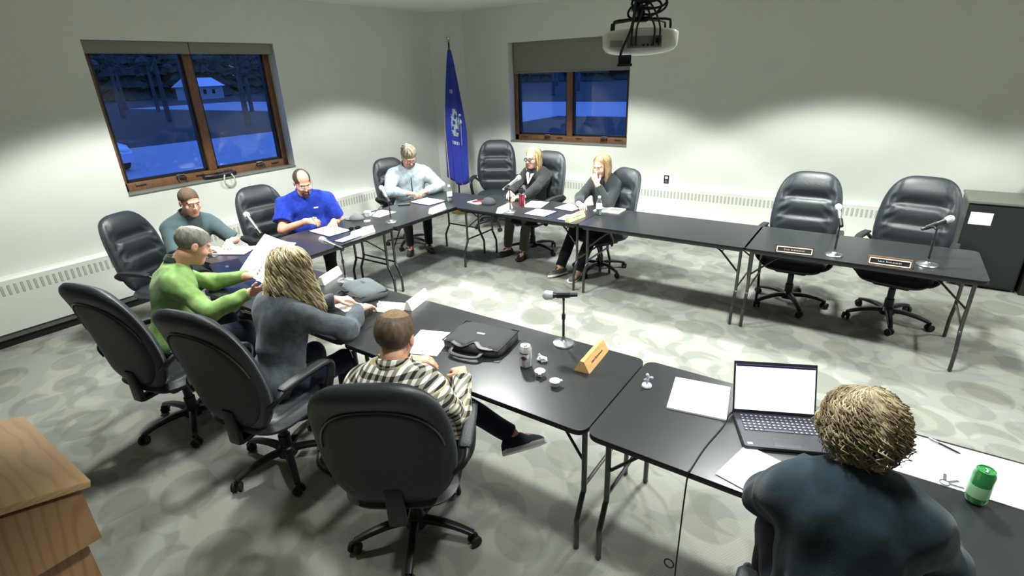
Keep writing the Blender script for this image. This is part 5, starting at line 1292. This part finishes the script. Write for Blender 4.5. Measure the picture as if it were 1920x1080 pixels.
for x0, x1 in ((-.02, -.05), (.02, .05), (.0, -.03), (.04, .075)): G().tube(smooth_path([(x0, -.03, 2.44), (x0*1.5, -.07, 2.40), (x1, -.15, 2.33), (x1, -.145, 2.262), (x1, -.135, 2.255)], 5), .0045, 7).obj('signal_cable', M['rub'], o)
G().tube(smooth_path([(-.03, -.05, 2.46), (-.055, -.15, 2.33), (-.10, -.16, 2.22), (-.08, -.15, 2.17)], 5), .006, 7).obj('signal_cable', M['rub'], o)
G().box(-.115, -.045, -.17, -.12, 2.165, 2.178, .003, M=Matrix.Rotation(.0, 4, 'Y')).box(-.11, -.05, -.165, -.125, 2.178, 2.215, .004).obj('cable_adapter', M['black'], o)

# black storage cabinet with a taped notice, and the wood-panelled unit beside it
o = thing('storage_cabinet', 'low black metal cabinet with a taped white notice at the right', 'cabinet', (7.08, -.66, 0))
CB = mat('black_cabinet', '222827', .4, spec=.4)
G().box(0, .52, .0, .55, .02, .84, .006).obj('cabinet_body', CB, o); G().box(-.008, .528, -.012, .556, .84, .865, .004).obj('cabinet_top', mat('grey_top', '767a72', .5), o)
G().box(.012, .508, -.016, .002, .04, .82, .004).obj('cabinet_door', CB, o); G().box(.03, .20, -.0175, -.0160, .64, .76).obj('taped_notice', M['paper'], o, smooth=False)
g = G(); g.lathe([(.018, 0), (.018, .012), (.012, .016)], 16, M=Matrix.Translation((.47, -.016, .76)) @ Matrix.Rotation(PI/2, 4, 'X')); g.obj('door_lock', M['chrome'], o)
o = thing('panelled_unit', 'tan panelled cabinet in a dark frame, cut off at the right edge', 'cabinet', (7.63, -.72, 0))
G().box(0, .9, .02, .62, .0, 1.1, .004).obj('unit_body', mat('dark_frame', '23211d', .4), o); G().box(.05, .85, .0, .02, .09, 1.04, .002).obj('tan_panel', mat('tan_board', 'a08f78', .6, noise=.1), o); G().box(.02, .035, -.012, .02, .3, .62, .003).obj('edge_handle', M['chrome'], o)

# oak lectern, bottom left
o = thing('lectern', 'honey oak lectern with a sloping top in the bottom left corner', 'lectern', (4.03, -7.0, 0))
sl = math.atan2(.05, .18); wx = .58; dy = .50
Mt = Matrix.Translation((0, 0, 1.105)) @ Matrix.Rotation(-sl, 4, 'X')
G().box(0, wx, -dy/math.cos(sl), .0, -.0, .022, .003, M=Mt).obj('reading_top', M['oak'], o)
OV = wood('oak_vertical', 'b18a62', '9c764e', (7, 7, .9))
Y0 = -.02
g = G(); g.add([(x, y, z) for x in (.012, wx-.012) for (y, z) in ((Y0, .925), (Y0, 1.095+.0), (-dy+.0, 1.095+(dy-.02)*math.tan(sl)), (-dy, .925))], [[0, 1, 2, 3], [7, 6, 5, 4], [0, 4, 5, 1], [1, 5, 6, 2], [2, 6, 7, 3], [3, 7, 4, 0]])
g.obj('upper_case', OV, o, smooth=False)
G().box(.05, wx-.05, -dy+.04, Y0-.03, .08, .93).obj('pedestal', OV, o, smooth=False); G().box(.02, wx-.02, -dy, Y0, 0, .08, .004).obj('plinth', OV, o)
